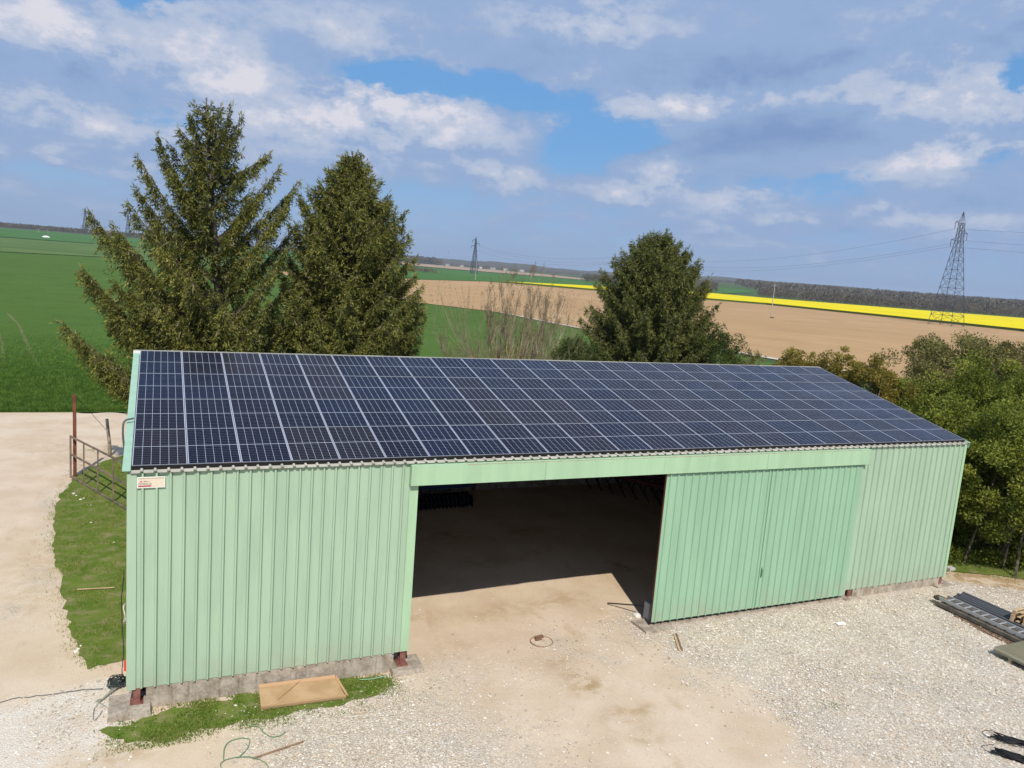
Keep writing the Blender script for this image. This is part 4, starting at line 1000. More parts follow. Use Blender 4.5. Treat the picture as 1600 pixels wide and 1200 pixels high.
# ------------------------------------------------------------------ spruces
M_needle = leafmat('spruce_needles', (.032,.044,.008), (.145,.155,.030), (.34,.32,.075), .2)
M_needle2 = leafmat('dark_spruce_needles', (.030,.044,.010), (.125,.140,.030), (.28,.28,.07), .2)
M_bark = mat('spruce_bark', (.09,.07,.05), .9, build=mottled((.06,.045,.035), (.14,.115,.09), 5))
M_twig = mat('dead_twigs', (.30,.235,.17), .9)
class Conifer:
    def __init__(s): s.c=[]; s.d=[]; s.L=[]; s.w=[]; s.t=[]; s.wood=MB(); s.tw=[]
    def tuft(s, c, d, L, w, t): s.c.append(c); s.d.append(d); s.L.append(L); s.w.append(w); s.t.append(t)
    def limb(s, p0, p1, bow=.12, width=1.0, dens=1.0, droop=.55, r0=.05, bare=.15, tone=0.0, size=1.0):
        p0 = np.array(p0, float); p1 = np.array(p1, float); Lm = np.linalg.norm(p1-p0)
        if Lm < .15: return
        mid = (p0+p1)/2 + np.array([0,0,-bow*Lm])
        B = lambda t: ((1-t)**2)[:,None]*p0+(2*t*(1-t))[:,None]*mid+(t*t)[:,None]*p1
        T = lambda t: norm((2*(1-t))[:,None]*(mid-p0)+(2*t)[:,None]*(p1-mid))
        tt = np.linspace(0, 1, max(3, int(Lm*2.5)))
        s.wood.tube(B(tt), list(r0*(1-tt*.88)), 5, cap=False)
        n = max(6, int(Lm*22*dens)); t = bare+(1-bare)*rng.uniform(0, 1, n)**.85
        P = B(t); TT = T(t); side = norm(np.cross(TT, [0,0,1.]))*rng.choice([-1,1], n)[:,None]
        th = rng.uniform(.05, .95, n)[:,None]
        d = norm(side*th + TT*rng.uniform(.2, .8, n)[:,None] + np.array([0,0,-1.])*rng.uniform(.1, droop*2.2, n)[:,None])
        l = width*(.25+.75*np.sqrt(np.clip(1-t, 0, 1)))*rng.uniform(.45, 1.1, n)*np.clip((t-bare)*6+.35, 0, 1)
        nt = 22; u = rng.uniform(.05, 1, (n, nt))
        keep = rng.uniform(size=(n, nt)) < np.clip(l/.55, .25, 1)[:,None]
        C = P[:,None]+d[:,None]*(u*l[:,None])[...,None]; C[...,2] -= droop*.55*(u**2)*l[:,None]
        C += rng.normal(0, .035, C.shape)
        dd = norm(d[:,None]+rng.normal(0, .55, C.shape)+np.array([0,0,-.30])+TT[:,None]*.25)
        tint = .45+tone+.25*(u-.5)+rng.normal(0, .13, u.shape)+rng.normal(0, .12, (n,1))
        K = keep
        m = K.sum()
        s.tuft(C[K], dd[K], rng.uniform(.10, .21, m)*size, rng.uniform(.028, .055, m)*size, np.clip(tint[K], 0, 1))
        # upright needle tufts along the limb itself
        n2 = int(Lm*22*dens); t2 = rng.uniform(bare, 1, n2); C2 = B(t2)+rng.normal(0, .04, (n2,3))
        s.tuft(C2, norm(T(t2)*.8+rng.normal(0, .5, (n2,3))), rng.uniform(.10,.22,n2)*size, rng.uniform(.03,.055,n2)*size, np.clip(rng.normal(.6+tone,.15,n2),0,1))
        # tip shoot
        for k in range(4):
            c = p1+rng.normal(0,.03,3); s.tuft(c[None], norm((T(np.array([1.]))+rng.normal(0,.25,3))), np.array([.26*size]), np.array([.035]), np.array([.7]))
        # dead twigs
        k = int(n*.45); i = rng.integers(0, n, k); s.tw.append((P[i], norm(d[i]+rng.normal(0,.35,(k,3))), l[i]*rng.uniform(.5,1.1,k)+.1))
    def finish(s, name, root, M):
        c = np.vstack(s.c); d = np.vstack(s.d); L = np.concatenate(s.L); w = np.concatenate(s.w); t = np.concatenate(s.t)
        V, Fc, T = blades(c, d, L, w, t)
        o = poly_mesh('crown', V-np.array(root.location), Fc, M, parent=root, tint=T)
        P = np.vstack([a[0] for a in s.tw]); D = np.vstack([a[1] for a in s.tw]); l = np.concatenate([a[2] for a in s.tw])
        V, Fc, T = blades(P, D, l, np.full(len(l), .022), np.zeros(len(l)))
        poly_mesh('dead_twigs', V-np.array(root.location), Fc, M_twig, parent=root)
        s.wood.build('trunk', M_bark, root, tuple(-q for q in root.location), True)
        return len(L)

def envelope_limbs(T, base, top, zlo, prof, n, rise=(.15,.75), **kw):
    """limbs all round a trunk: prof(f) is the crown radius at height fraction f"""
    base = np.array(base, float); top = np.array(top, float); ga = 2.39996; a0 = rng.uniform(0, 6)
    for k in range(n):
        f = ((k+.5)/n)**.92; z = zlo+(top[2]-zlo)*f*.985
        u = (z-base[2])/(top[2]-base[2]); ax = base+(top-base)*u
        r = prof(f)*rng.uniform(.72, 1.12); a = a0+ga*k+rng.normal(0,.25)
        rs = rise[0]+(rise[1]-rise[0])*f+rng.normal(0,.08)
        p0 = ax.copy(); p0[2] -= r*rs*.75
        if p0[2] < base[2]+.3: p0[2] = base[2]+.3
        p1 = ax+np.array([math.cos(a)*r, math.sin(a)*r, r*rs*.35])
        T.limb(p0, p1, **kw)

def spruce_left():
    Y = 18.0; b = np.array([3.15, Y, 0.]); top = at(322, 152, Y)
    r = empty('spruce_tree', b); tag(r, 'tallest spruce with wide upswept ragged limbs behind the left end of the barn', 'tree')
    T = Conifer()
    ax = lambda z: b+(top-b)*np.array([ (z/top[2])**1.15, 1, z/top[2]])*np.array([1,0,1]) + np.array([0,0,0])
    def trunk_at(z): 
        f = z/top[2]; return np.array([b[0]+(top[0]-b[0])*f**1.2, Y, z])
    zz = np.linspace(0, top[2], 14); T.wood.tube([trunk_at(z) for z in zz], list(.26*(1-zz/top[2])+.02), 8)
    # second and third leader
    for (px, py, dy) in ((345,168,.5),(362,165,-.3),(300,188,.2),(378,180,.3)):
        tip = at(px, py, Y+dy); p0 = trunk_at(tip[2]-2.6); T.limb(p0, tip, bow=.05, width=.62, droop=.5, tone=-.1, bare=.2)
    # silhouette limbs: tip pixel, depth offset, height of the foot, width
    for (px, py, dy, z0_, wd) in ((247,212,-.6,9.9,.75),(216,246,.8,9.1,.8),(213,293,.3,8.3,.9),(202,318,-1.0,7.3,.8),(232,330,1.2,7.4,.8),(141,333,.6,5.9,1.0),(178,352,-.8,5.4,1.0),(196,372,1.6,5.2,.95),
                       (128,418,-.4,3.3,.95),(150,440,1.0,3.2,.9),(100,506,.2,1.9,.9),(118,528,-.6,1.8,.8),(150,560,-1.0,1.3,.8),
                       (421,240,.2,12.3,.6),(436,262,-.5,10.0,.75),(467,284,.7,9.3,.85),(450,318,-.9,8.2,.85),(462,352,.3,7.4,.8),(445,392,-1.0,6.3,.8),(470,430,.6,5.6,.7),(420,470,-1.4,4.6,.8),(455,500,.2,4.4,.7),(300,240,-.9,11.8,.7),(270,268,-1.2,10.8,.8),(395,300,-1.2,9.8,.8),(250,380,-1.8,6.6,.9),(215,430,-1.6,5.0,1.0),(245,480,-2.0,4.0,1.0),(200,500,-1.2,3.4,1.0),(230,420,.8,5.0,1.2),(205,455,-.4,4.2,1.2),(180,440,-1.2,4.2,1.1),(260,430,1.4,5.6,1.1),(235,520,-.8,3.0,1.2),(175,500,.6,2.8,1.1),(280,500,-1.6,4.0,1.1),(300,440,-2.2,5.8,1.0),(350,480,-2.4,5.0,1.0),(400,520,-2.2,4.0,.9)):
        tip = at(px, py, Y+dy); p0 = trunk_at(z0_); dn = 1.25
        if px < 205: wd *= 1.35
        T.limb(p0, tip, bow=.10, width=wd, dens=dn*1.15, droop=.75, r0=.06, bare=.18, tone=rng.normal(0.04,.07))
        # a companion limb close by makes the mass
        for q in range(1):
            tip2 = p0+(tip-p0)*rng.uniform(.6,.88)+rng.normal(0,.22,3)*np.array([1,2.5,1]); T.limb(p0+np.array([0,0,rng.uniform(-.2,.2)]), tip2, bow=.12, width=wd*.75, dens=.95, droop=.7, tone=rng.normal(0,.08))
    def prof(f): return np.interp(f, [0,.3,.5,.62,.75,.88,.95,1], [2.2,2.0,1.1,1.3,1.75,1.35,.7,.2])
    envelope_limbs(T, b, top, 2.2, prof, 105, rise=(.45,1.0), width=.62, dens=.9, tone=-.12)
    return T.finish('spruce', r, M_needle)
def spruce_middle():
    Y = 18.5; b = np.array([8.65, Y, 0.]); top = at(551, 236, Y)
    r = empty('spruce_tree', b); tag(r, 'middle spruce with a dense pointed crown behind the barn', 'tree')
    T = Conifer(); zz = np.linspace(0, top[2], 12); T.wood.tube([b+(top-b)*(z/top[2]) for z in zz], list(.24*(1-zz/top[2])+.02), 8)
    for (px, py, dy, dz) in ((538,250,.2,2),(560,240,-.3,2),(575,262,.3,2.2),(513,268,-.2,2.4),(500,282,.5,2.3),(594,282,-.3,2.6),(607,302,.4,2.6),(633,330,-.2,2.6),(640,372,.3,2.4),(470,308,.3,2.8),(483,296,.5,2.8),(462,352,-.3,2.6),(452,400,.4,2.6),(648,430,-.2,2.3),(655,470,.4,2),(446,450,-.5,2.4),(436,500,.3,2.),(662,500,-.5,1.6),(655,530,.2,1.2)):
        tip = at(px, py, Y+dy); f = (tip[2]-dz)/top[2]; p0 = b+(top-b)*max(.08, f); T.limb(p0, tip, bow=.10, width=.7, droop=.5, r0=.05, tone=rng.normal(0,.06)); T.limb(p0, p0+(tip-p0)*.75+rng.normal(0,.3,3), width=.8, droop=.6)
    def prof(f): return np.interp(f, [0,.25,.43,.62,.78,.9,1], [3.45,3.35,3.15,2.75,2.05,1.15,.18])
    envelope_limbs(T, b, top, 1.2, prof, 300, rise=(.25,.95), width=.8, dens=1.0, tone=0.0, droop=.6)
    return T.finish('spruce', r, M_needle)
def spruce_right():
    Y = 20.0; top = at(1030, 362, Y); b = np.array([top[0]+.35, Y, 0.])
    r = empty('spruce_tree', b); tag(r, 'broad rounded dark spruce right of the bare shrub behind the barn', 'tree')
    T = Conifer(); zz = np.linspace(0, top[2], 12); T.wood.tube([b+(top-b)*(z/top[2]) for z in zz], list(.22*(1-zz/top[2])+.02), 8)
    for (px, py, dy, dz) in ((1012,372,.3,1.6),(1045,370,-.2,1.6),(1060,382,.3,1.8),(988,385,-.3,1.8),(972,404,.3,2),(1076,402,.1,2),(958,412,-.4,2.2),(1088,432,.2,2.2),(935,448,.3,2.2),(1100,462,-.3,2.2),(925,480,-.2,2),(910,510,.4,2),(1108,500,.3,2),(905,540,-.3,1.5),(1112,540,-.2,1.4)):
        tip = at(px, py, Y+dy); f = (tip[2]-dz)/top[2]; p0 = b+(top-b)*max(.08, f); T.limb(p0, tip, bow=.06, width=.6, droop=.45, r0=.05); T.limb(p0, p0+(tip-p0)*.8+rng.normal(0,.3,3), width=.7, droop=.55)
    def prof(f): return np.interp(f, [0,.25,.5,.65,.8,.9,1], [3.95,3.9,3.7,3.2,2.4,1.6,.4])
    envelope_limbs(T, b, top, 1.0, prof, 330, rise=(.3,.9), width=.75, dens=1.05, tone=-.02, droop=.6)
    return T.finish('spruce', r, M_needle2)
cnt = [spruce_left(), spruce_middle(), spruce_right()]
print('needles', cnt)

# ------------------------------------------------------------------ bare multi-stemmed shrub
def bare_shrub():
    Y = 19.0; b = np.array(at(795, 600, Y)); b[2] = 0
    r = empty('bare_tree', b); tag(r, 'bare many-stemmed tree with yellowish stems between the middle and the right spruce', 'tree')
    st = MB(); tw = MB(); R_ = random.Random(4); bc = []; bd = []
    M_stem = mat('lichen_stem', (.40,.33,.13), .9, build=mottled((.46,.37,.08), (.40,.34,.24), 1.6, lo=.42, hi=.55)); M_tip = mat('twig_tips', (.27,.23,.15), .9, build=mottled((.20,.15,.10), (.40,.34,.23), 2))
    def grow(p, d, l, rr, lev):
        pts = [p.copy()]; n = 5
        for k in range(n):
            d = (d+Vector((R_.gauss(0,.07), R_.gauss(0,.07), .05+.04*lev))).normalized(); p = p+d*l/n; pts.append(p.copy())
        (st if lev < 2 else tw).tube(pts, [rr*(1-.55*k/n) for k in range(n+1)], 4 if lev else 5, cap=False)
        if lev == 3:
            for q in pts[2:]: bc.append(q); bd.append(d)
            return
        m = (4, 3, 3)[lev] if lev < 3 else 0
        for k in range(m+R_.randint(0, 1)):
            i = R_.randint(2, n); ang = R_.uniform(0, 6.28); sp = R_.uniform(.25, .6)
            nd = (d+Vector((math.cos(ang)*sp, math.sin(ang)*sp, .25))).normalized()
            grow(pts[i], nd, l*R_.uniform(.45, .7), rr*.5, lev+1)
    for k in range(64):
        # leaning fan of stems that bend upright
        px = R_.triangular(690, 900, 810) if R_.random() < .6 else R_.uniform(688, 900); hgt = np.interp(px, [680,715,760,830,870,900], [530,488,458,436,448,505])+R_.uniform(0, 75)
        if R_.random() < .3: hgt += 60
        tip = Vector(at(px, hgt, Y+R_.uniform(-1.6, 1.6))); base = Vector(b)+Vector((R_.gauss(0,.35), R_.gauss(0,.35), .1))
        mid = base.lerp(tip, .5)+Vector(((tip-base).x*.06, (tip-base).y*.1, -.1))
        pts = []
        for j in range(9):
            t = j/8; pts.append(base*(1-t)**2+mid*2*t*(1-t)+tip*t*t+Vector((R_.gauss(0,.05),R_.gauss(0,.05),0)))
        st.tube(pts[:7], [.030*(1-.11*j) for j in range(7)], 5, cap=False); tw.tube(pts[6:], [.012,.009,.005], 4, cap=False)
        for j in range(3, 9):
            for q in range(R_.randint(1, 4)):
                d = ((pts[min(j+1,8)]-pts[j-1]).normalized()+Vector((R_.gauss(0,.35), R_.gauss(0,.35), .3))).normalized()
                grow(pts[j], d, R_.uniform(.7, 1.5)*(1.15-j*.07), .011, 2)
    # low lateral sprays
    for k in range(44):
        a = R_.choice([0, math.pi])+R_.gauss(0, .6); L = R_.uniform(2.2, 4.2)
        p = Vector(b)+Vector((0,0,R_.uniform(1.5, 4.0))); d = Vector((math.cos(a), math.sin(a)*.6, .45)).normalized()
        grow(p, d, L, .018, 1)
    st.build('stems', M_stem, r, tuple(-q for q in r.location)); tw.build('twigs', M_tip, r, tuple(-q for q in r.location))
    c = np.array([q[:] for q in bc]); d = np.array([q[:] for q in bd]); n = len(c)
    k = 3; c = np.repeat(c, k, 0)+rng.normal(0,.03,(n*k,3)); d = norm(np.repeat(d, k, 0)+rng.normal(0,.5,(n*k,3)))
    V, Fc, T = blades(c, d, rng.uniform(.04,.10,n*k), rng.uniform(.012,.022,n*k), rng.uniform(0,1,n*k))
    poly_mesh('buds', V-np.array(r.location), Fc, leafmat('buds', (.10,.07,.04), (.17,.13,.07), (.24,.20,.08), .1), parent=r, tint=T)
bare_shrub()

# ------------------------------------------------------------------ leafy bushes and hedge trees
def leaves_bush(name, label, c, rad_, n, leaf, M, clumps=60, base=None, cat='bush', group=None, cr=.32, shell=.55, stemM=None, spray=.0, flat=.0, sticks=14, tone=0.0):
    c = np.array(c, float); rad_ = np.array(rad_, float)
    gz = z0(c[0], c[1]); root = empty(name, (c[0], c[1], gz)); tag(root, label, cat, group)
    d = norm(rng.normal(size=(clumps,3))); d[:,2] = np.where(d[:,2] < -.55, -d[:,2], d[:,2])
    rr = shell+(1-shell)*rng.uniform(size=(clumps,1))**.6
    cc = c+d*rad_*rr*(1+.16*rng.normal(size=(clumps,1)))
    cc[:,2] = np.maximum(cc[:,2], gz+.25)
    sz = rng.uniform(.55, 1.25, clumps)*cr*rad_.mean()
    i = rng.integers(0, clumps, n); g3 = norm(rng.normal(size=(n,3)))*(rng.uniform(size=(n,1))**.45)
    P = cc[i]+g3*sz[i][:,None]*np.array([1,1,.8]); k = P[:,2] > gz+.03; P = P[k]; i = i[k]; g3 = g3[k]; n = len(P)
    D = norm(g3*.6+rng.normal(0,.6,(n,3))+np.array([0,0,spray])); 
    ct = rng.normal(0,.13,clumps)
    tint = np.clip(.45+tone+ct[i]+rng.normal(0,.16,n), 0, 1)
    L = rng.uniform(.7,1.3,n)*leaf; W = L*rng.uniform(.45,.75,n)
    V, Fc, T = blades(P, D, L, W, tint)
    poly_mesh('foliage', V-np.array(root.location), Fc, M, parent=root, tint=T)
    # shoots that break the outline
    st = MB(); b0 = Vector((c[0], c[1], gz))
    for q in range(sticks):
        k = rng.integers(0, clumps); tip = Vector(cc[k]); p0 = b0+Vector((rng.normal(0,.18*rad_[0]), rng.normal(0,.18*rad_[1]), 0)); mid = p0.lerp(tip, .5)+Vector((0,0,.25*rad_[2]))
        st.tube([p0, p0.lerp(mid,.5)+Vector(rng.normal(0,.05,3)), mid, mid.lerp(tip,.6), tip], [.05,.04,.03,.02,.01], 5, cap=False)
    st.build('stems', stemM or M_bark, root, tuple(-q for q in root.location))
    return root
M_hedge = leafmat('hedge_leaf', (.045,.070,.010), (.180,.215,.026), (.40,.40,.07), .38)
M_olive_leaf = leafmat('olive_leaf', (.08,.075,.024), (.20,.185,.055), (.34,.31,.10), .3)
M_gold = leafmat('gold_leaf', (.10,.085,.018), (.30,.245,.045), (.50,.40,.09), .4)
M_low = leafmat('shrub_leaf', (.03,.05,.012), (.08,.105,.02), (.15,.16,.04), .3)
def P3(px, py, D): return atd(px, py, D)
# tall hedge right of the barn
H = [(1478,742,31.5,(2.7,2.8,2.6),'leafy green hedge tree nearest the right end of the barn roof',34000),
     (1575,760,29.0,(2.5,2.6,2.9),'leafy green hedge tree at the right edge of the picture beside the yard',36000),
     (1428,668,38.5,(2.6,3.0,2.4),'green hedge tree showing above the right roof corner',26000),
     (1530,668,36.0,(2.9,3.0,2.6),'light green hedge tree between the roof corner tree and the olive thicket',30000),
     (1620,690,33.0,(2.8,2.8,2.9),'green hedge tree cut by the right edge, behind the nearest one',26000),
     (1550,868,30.6,(2.7,1.6,1.25),'dark undergrowth bush between the stems of the hedge right of the barn',22000),
     (1528,812,31.6,(2.0,2.2,1.7),'low dark green bush at the foot of the hedge right of the barn',11000),
     (1612,825,29.8,(1.9,1.9,1.6),'low dark green bush at the right edge below the hedge trees',12000)]
for (px, py, D, rd, lab, n) in H:
    leaves_bush('hedge_tree', lab, P3(px, py, D), rd, int(n*1.75), .105, M_hedge, clumps=170, cat='hedge tree', group='trees of the tall hedge', cr=.20, shell=.5, spray=.45, sticks=16)
# olive coloured thicket with bare twigs behind
for (px, py, D, rd, lab, n) in [(1515,578,50,(3.6,3.5,2.0),'olive brown twiggy thicket behind the tall hedge, its highest crown',22000),(1590,592,46,(3.2,3,2.0),'olive brown twiggy bush behind the hedge at the right edge',18000),(1448,560,54,(1.3,1.5,1.6),'small twiggy olive bush standing left of the olive thicket',4500),(1465,600,48,(2.0,2.,1.2),'olive bush low in front of the olive thicket above the roof corner',8000)]:
    o = leaves_bush('thicket', lab, P3(px, py, D), rd, n, .13, M_olive_leaf, clumps=90, cat='bush', group='olive bushes behind the hedge', cr=.24, shell=.45, spray=.5, sticks=40, stemM=M_twig)
# golden green bushes behind the right roof slope
for k, (px, py, D, rx, rz, lab) in enumerate([(1234,562,42,.62,1.0,'golden green bush, leftmost of the row above the right end of the ridge'),(1272,566,41,.55,.85,'small golden bush just above the end of the ridge'),(1300,578,40,.6,.9,'thin golden twiggy bush right of the ridge end'),(1326,585,39,.85,1.25,'golden green bush, second tallest behind the sloping roof edge'),(1362,594,38,1.0,1.3,'dark golden green bush in the middle of the sloping roof edge'),(1392,612,38,.8,1.1,'brownish gold bush next to the tall hedge')]):
    leaves_bush('golden_bush', lab, P3(px, py+10, D)-np.array([0,0,.3]), (rx*1.15, 1.1, rz*1.25), int(5200*rx*1.5), .10, M_gold, clumps=44, cat='bush', group='golden bushes behind the roof', cr=.30, shell=.35, spray=.6, sticks=16, stemM=M_twig)
leaves_bush('low_shrub', 'small green shrub right of the rounded dark spruce', P3(1122,560,42), (1.3,1.2,1.5), 9000, .10, M_low, clumps=50, cr=.3, shell=.4, sticks=10)
leaves_bush('low_shrub', 'little grey twiggy shrub above the ridge by the far pale path', P3(1168,566,44), (.7,.7,.75), 1800, .08, M_olive_leaf, clumps=26, cr=.3, shell=.3, sticks=20, stemM=M_twig)
leaves_bush('low_shrub', 'low twiggy green shrub between the bare tree and the rounded spruce', P3(905,560,40), (1.6,1.2,1.2), 6000, .09, M_low, clumps=50, cr=.3, shell=.3, sticks=26, stemM=M_twig)
leaves_bush('low_shrub', 'pale green bush at ridge height between the two left spruces', P3(432,540,36), (1.6,1.3,1.6), 9000, .09, M_low, clumps=50, cr=.3, shell=.3, sticks=20, tone=.2)

# ------------------------------------------------------------------ pylons, poles and wires
M_lat = mat('pylon_steel', (.07,.08,.11), .7, .2)
def pylon(px, py_top, D, zb=None, az_arm=0.0, hb=6.0, n=9, label='', thick=.14, arms=True, name='pylon'):
    top = atd(px, py_top, D); x, y = g(px, D)
    zg = z0(x, y) if zb is None else zb; Ht = top[2]-zg
    r = empty(name, (top[0], top[1], zg), az_arm); tag(r, label, 'pylon', 'power line pylons')
    mb = MB()
    def hw(z):
        f = z/Ht
        return np.interp(f, [0,.28,.74,.90,1.0], [hb/2, hb*.36, hb*.12, hb*.085, .05])
    lv = [0]+[Ht*q for q in np.linspace(.09, .74, n)]+[Ht*.79, Ht*.84, Ht*.90, Ht]
    cor = lambda z: [(sx*hw(z), sy*hw(z), z) for sx, sy in ((-1,-1),(1,-1),(1,1),(-1,1))]
    for a, b in zip(lv[:-1], lv[1:]):
        ca, cb_ = cor(a), cor(b)
        for k in range(4):
            k2 = (k+1) % 4
            mb.bar(ca[k], cb_[k], thick); mb.bar(ca[k], cb_[k2], thick*.6); mb.bar(ca[k2], cb_[k], thick*.6)
            if b < Ht: mb.bar(cb_[k], cb_[k2], thick*.6)
    mb.build('lattice', M_lat, r)
    am = MB(); ins = MB(); tips = []
    if arms:
        for (f, sg_, la) in ((.90, -1, 4.2),(.815, 1, 4.6),(.745, -1, 5.2)):
            z = Ht*f; w_ = hw(z); tip = (sg_*(w_+la), 0, z+.2)
            for sy in (-1, 1): am.bar((sg_*w_, sy*w_, z), tip, thick*.7); am.bar((sg_*w_, sy*w_, z+1.4), tip, thick*.7)
            am.bar((-sg_*w_, 0, z), (-sg_*w_*1.8, 0, z), thick)
            ins.tube([tip, (tip[0], 0, z-2.8)], thick*.7, 5); tips.append((tip[0], 0, z-2.8))
        am.build('arms', M_lat, r); ins.build('insulators', M_lat, r)
    M_ = Matrix.Translation(r.location) @ Matrix.Rotation(az_arm, 4, 'Z')
    return r, [M_ @ Vector(t) for t in tips]
pb, tb = pylon(1506, 331, 337, zb=0, az_arm=rad(8), hb=10.5, label='large lattice pylon rising from the brown field in front of the yellow rapeseed', thick=.17)
pm_, tm = pylon(1002, 388, 640, az_arm=rad(-50), hb=7, label='lattice pylon standing behind the rounded dark spruce', thick=.2)
pf_, tf = pylon(744, 370, 1020, az_arm=rad(-45), hb=8, label='distant lattice pylon left of the bare tree', thick=.42)
pylon(133, 324, 1400, az_arm=rad(20), hb=10, label='faint far pylon on the green hill at the far left', thick=.42)
pylon(200, 333, 1560, az_arm=rad(20), hb=10, label='faint far pylon seen through the limbs of the tallest spruce', thick=.42)
def span(a, b, sag, rr=.05, n=26):
    mb = MB(); mb.tube([a.lerp(b, k/n)-Vector((0,0,4*sag*(k/n)*(1-k/n))) for k in range(n+1)], rr, 4, cap=False); return mb
labs = ['highest', 'middle', 'lowest']
for k in range(3):
    thing('power_line', span(tb[k], tm[k], 9, .035), M_lat, labs[k]+' wire running left from the large pylon', 'power line', 'power lines')
    thing('power_line', span(tm[k], tf[k], 10, .05), M_lat, labs[k]+' wire running on to the distant pylon beside the bare tree', 'power line', 'power lines')
    e = tb[k]+(tb[k]-tm[k]).normalized()*330; e.z = tb[k].z-2
    thing('power_line', span(tb[k], e, 6, .035), M_lat, labs[k]+' wire running right from the large pylon', 'power line', 'power lines')
def portal(px, py_top, D, label):
    top = atd(px, py_top, D); zg = z0(top[0], top[1]); r = empty('far_pylon', (top[0], top[1], zg), rad(-40)); tag(r, label, 'pylon', 'tiny portal pylons on the horizon')
    Ht = top[2]-zg; mb = MB(); mb.bar((-6,0,0),(-4,0,Ht*.8),1.1); mb.bar((6,0,0),(4,0,Ht*.8),1.1); mb.bar((-4,0,Ht*.8),(-9,0,Ht),1.0); mb.bar((4,0,Ht*.8),(9,0,Ht),1.0); mb.bar((-9,0,Ht),(9,0,Ht),1.0); mb.build('frame', M_lat, r)
for px, py, lab in ((1293,449,'leftmost tiny portal pylon on the wooded horizon'),(1347,452,'second tiny portal pylon from the left on the wooded horizon'),(1436,458,'third tiny portal pylon left of the large pylon'),(1530,463,'tiny portal pylon just right of the large pylon')):
    portal(px, py, 3000, lab)
def pole(px, pyt, D, r0, label, lean=0, cross=False):
    top = atd(px, pyt, D); x, y = g(px, D); zg = z0(x, y)
    mb = MB(); mb.tube([(top[0]+lean, top[1], zg-.3), (top[0], top[1], top[2])], [r0, r0*.6], 7)
    if cross: mb.bar((top[0]-.7, top[1], top[2]-.4), (top[0]+.7, top[1], top[2]-.4), .12)
    return thing('utility_pole', mb, mat('pole_concrete', (.42,.39,.35), .9), label, 'pole', 'utility poles')
pole(1211, 444, 268, .17, 'pale concrete pole standing in the brown field', 0.0, True)
pole(745, 404, 560, .26, 'slim pole beside the distant pylon at the edge of the brown field')
pole(60, 357, 1000, .28, 'left one of two thin poles in the far left green field'); pole(75, 359, 1000, .25, 'right one of two thin poles in the far left green field')
mb = MB(); q = gnd(1197,498); mb.box(192.2,193.2,189.5,190.3,0,.5); thing('marker', mb, mat('earth_lump',(.2,.12,.07)), 'small earth lump at the foot of the concrete pole', 'clod')
def cottage(px, D, w, d, h, label, seed):
    x, y = g(px, D); r = empty('house', (x, y, z0(x, y)), rad(seed*37)); tag(r, label, 'house', 'far village houses')
    mb = MB(); mb.box(-w/2, w/2, -d/2, d/2, 0, h); mb.build('wall', mat('render_wall', (.6,.57,.5)), r)
    mb = MB(); o_ = .4; mb.face([(-w/2-o_,-d/2-o_,h),(w/2+o_,-d/2-o_,h),(w/2+o_,0,h+d*.4),(-w/2-o_,0,h+d*.4)]); mb.face([(w/2+o_,d/2+o_,h),(-w/2-o_,d/2+o_,h),(-w/2-o_,0,h+d*.4),(w/2+o_,0,h+d*.4)])
    mb.face([(-w/2,-d/2,h),(-w/2,0,h+d*.39),(-w/2,d/2,h)]); mb.face([(w/2,-d/2,h),(w/2,d/2,h),(w/2,0,h+d*.39)]); mb.build('roof', mat('roof_tile', (.25,.13,.09)), r)
for k, (px, D) in enumerate(((722,3000),(751,2900),(770,2950),(790,2850),(815,2950),(700,3050))):
    cottage(px, D, 14+3*(k % 3), 9, 6, ['leftmost tiny house of the far village','tiny village house close to the distant pylon','pale tiny house right of the distant pylon','tiny house seen through the bare tree','rightmost tiny house of the far village','tiny house at the edge of the far wood'][k], k+1)
# white tank in the far left field
x, y = g(72, 800); rt_ = empty('white_tarpaulin', (x, y, z0(x, y))); tag(rt_, 'white covered heap lying in the far left green field', 'tarpaulin')
bm = bmesh.new(); bmesh.ops.create_uvsphere(bm, u_segments=16, v_segments=8, radius=1); 
for v in bm.verts: v.co = Vector((v.co.x*3.6*(1+.15*mnoise.noise(v.co*2)), v.co.y*2.2, max(v.co.z, -.1)*1.8))
me = bpy.data.meshes.new('cover'); me.materials.append(mat('white_cover', (.8,.8,.78))); bm.to_mesh(me); bm.free(); link('cover', me, rt_)

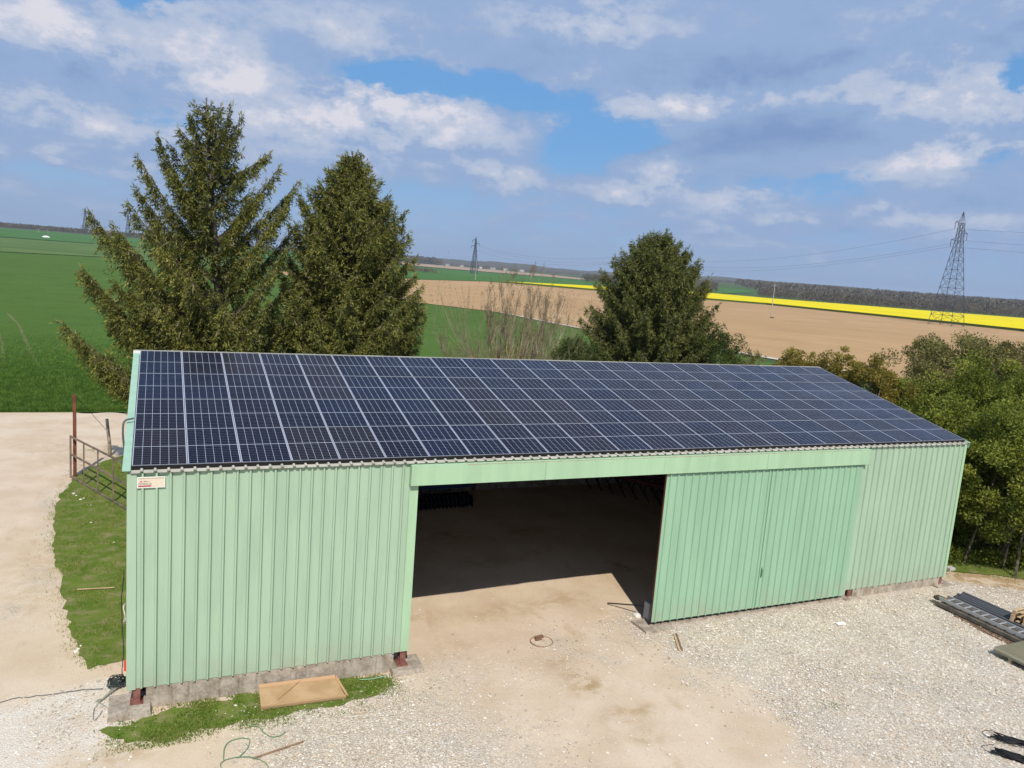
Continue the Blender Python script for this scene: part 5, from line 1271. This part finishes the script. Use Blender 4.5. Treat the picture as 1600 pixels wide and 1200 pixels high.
# ------------------------------------------------------------------ far woods
M_wood_far = leafmat('far_tree', (.085,.070,.052), (.15,.122,.088), (.17,.16,.085), .1)
def woods(name, label, poly, n, hh=(9,14), tw=26, tone=0.0, canopy=True, leafw=1.0):
    P = np.array(poly); lo, hi = P.min(0), P.max(0); X = []; 
    while sum(len(a) for a in X) < n:
        x = rng.uniform(lo[0], hi[0], n*3); y = rng.uniform(lo[1], hi[1], n*3); k = in_poly(x, y, P); X.append(np.stack([x[k], y[k]], 1))
    X = np.vstack(X)[:n]; dist = np.hypot(X[:,0]-CAM[0], X[:,1]-CAM[1])
    z = height(X[:,0], X[:,1]); h = rng.uniform(*hh, n); base = np.stack([X[:,0], X[:,1], z], 1)
    m = n*tw; b = np.repeat(base, tw, 0); H_ = np.repeat(h, tw)
    f = rng.uniform(.12, .8, m); rr = .22*H_*rng.uniform(0, 1, m)**.5*np.sqrt(np.clip(1.15-f, .1, 1)); a = rng.uniform(0, 6.28, m)
    c = b+np.stack([rr*np.cos(a), rr*np.sin(a), f*H_], 1); d = norm(np.stack([.45*np.cos(a), .45*np.sin(a), np.full(m, .9)], 1)+rng.normal(0,.25,(m,3)))
    tint = np.clip(np.repeat(rng.normal(.42+tone,.2,n), tw)+rng.normal(0,.12,m), 0, 1)
    V, Fc, T = blades(c, d, H_*rng.uniform(.16,.3,m), H_*rng.uniform(.05,.11,m)*leafw, tint)
    # trunks
    V2, F2, T2 = blades(base, np.tile([0,0,1.], (n,1)), h*.8, np.full(n, .5), np.full(n, .75))
    V = np.vstack([V, V2]); Fc = np.vstack([Fc, F2+len(V)-len(V2)]); T = np.concatenate([T, T2])
    o = poly_mesh(name, V, Fc, M_wood_far, tint=T); return tag(o, label, 'woodland', kind='stuff')
woods('woodland', 'bare grey brown wood behind the yellow rapeseed on the right', [g(1183,930),g(1300,790),g(1450,785),g(1640,790),g(1760,820),g(1760,1150),g(1500,1150),g(1300,1200),g(1195,1250)], 2600, (7,12))
woods('woodland', 'far grey brown wood filling the rise towards the right horizon', [g(1195,1300),g(1400,1180),g(1760,1180),g(1800,3100),g(1500,3100),g(1150,3100),g(1150,1800)], 7000, (12,18), 14, leafw=1.8)
woods('woodland', 'small grey wood just right of the rounded dark spruce', [g(1085,900),g(1120,880),g(1120,1500),g(1085,1500)], 260, (9,14))
woods('woodland', 'small dark wood left of the rounded dark spruce', [g(908,1050),g(945,960),g(990,960),g(990,1300),g(920,1300)], 240, (8,13), tone=-.1)
woods('woodland', 'brownish thicket between the fields right of the middle spruce', [g(640,700),g(686,700),g(676,850),g(640,850)], 90, (3,5), tone=.1)
woods('woodland', 'grey wood on the horizon right of the middle spruce', [g(600,2850),g(690,2850),g(690,3200),g(600,3200)], 400, (22,30), 16, leafw=2)
woods('woodland', 'long brown wood along the crest of the far left hill', [g(-260,1620),g(0,1640),g(170,1660),g(330,1700),g(330,1850),g(-260,1850)], 2600, (11,14), 16, leafw=1.6)
woods('woodland', 'row of far hedge trees along the distant green fields', [g(700,3120),g(1100,3120),g(1180,2600),g(1180,3150),g(700,3190)], 500, (9,14), 12, leafw=2)

# ------------------------------------------------------------------ air
def haze():
    mb = MB(); mb.box(-7600, 7600, -7600, 7600, -9, 130)
    m_ = bpy.data.materials.new('haze_air'); m_.use_nodes = True; nt = m_.node_tree
    for n in list(nt.nodes):
        if n.type != 'OUTPUT_MATERIAL': nt.nodes.remove(n)
    v = nt.nodes.new('ShaderNodeVolumePrincipled'); v.inputs['Color'].default_value = (.80,.87,1.0,1); v.inputs['Density'].default_value = HAZE; v.inputs['Anisotropy'].default_value = .2
    out = [n for n in nt.nodes if n.type == 'OUTPUT_MATERIAL'][0]; nt.links.new(v.outputs[0], out.inputs['Volume'])
    o = mb.build('haze', m_); tag(o, 'thin pale air haze over the far fields', 'haze', kind='stuff')
HAZE = 1.0e-4
haze()
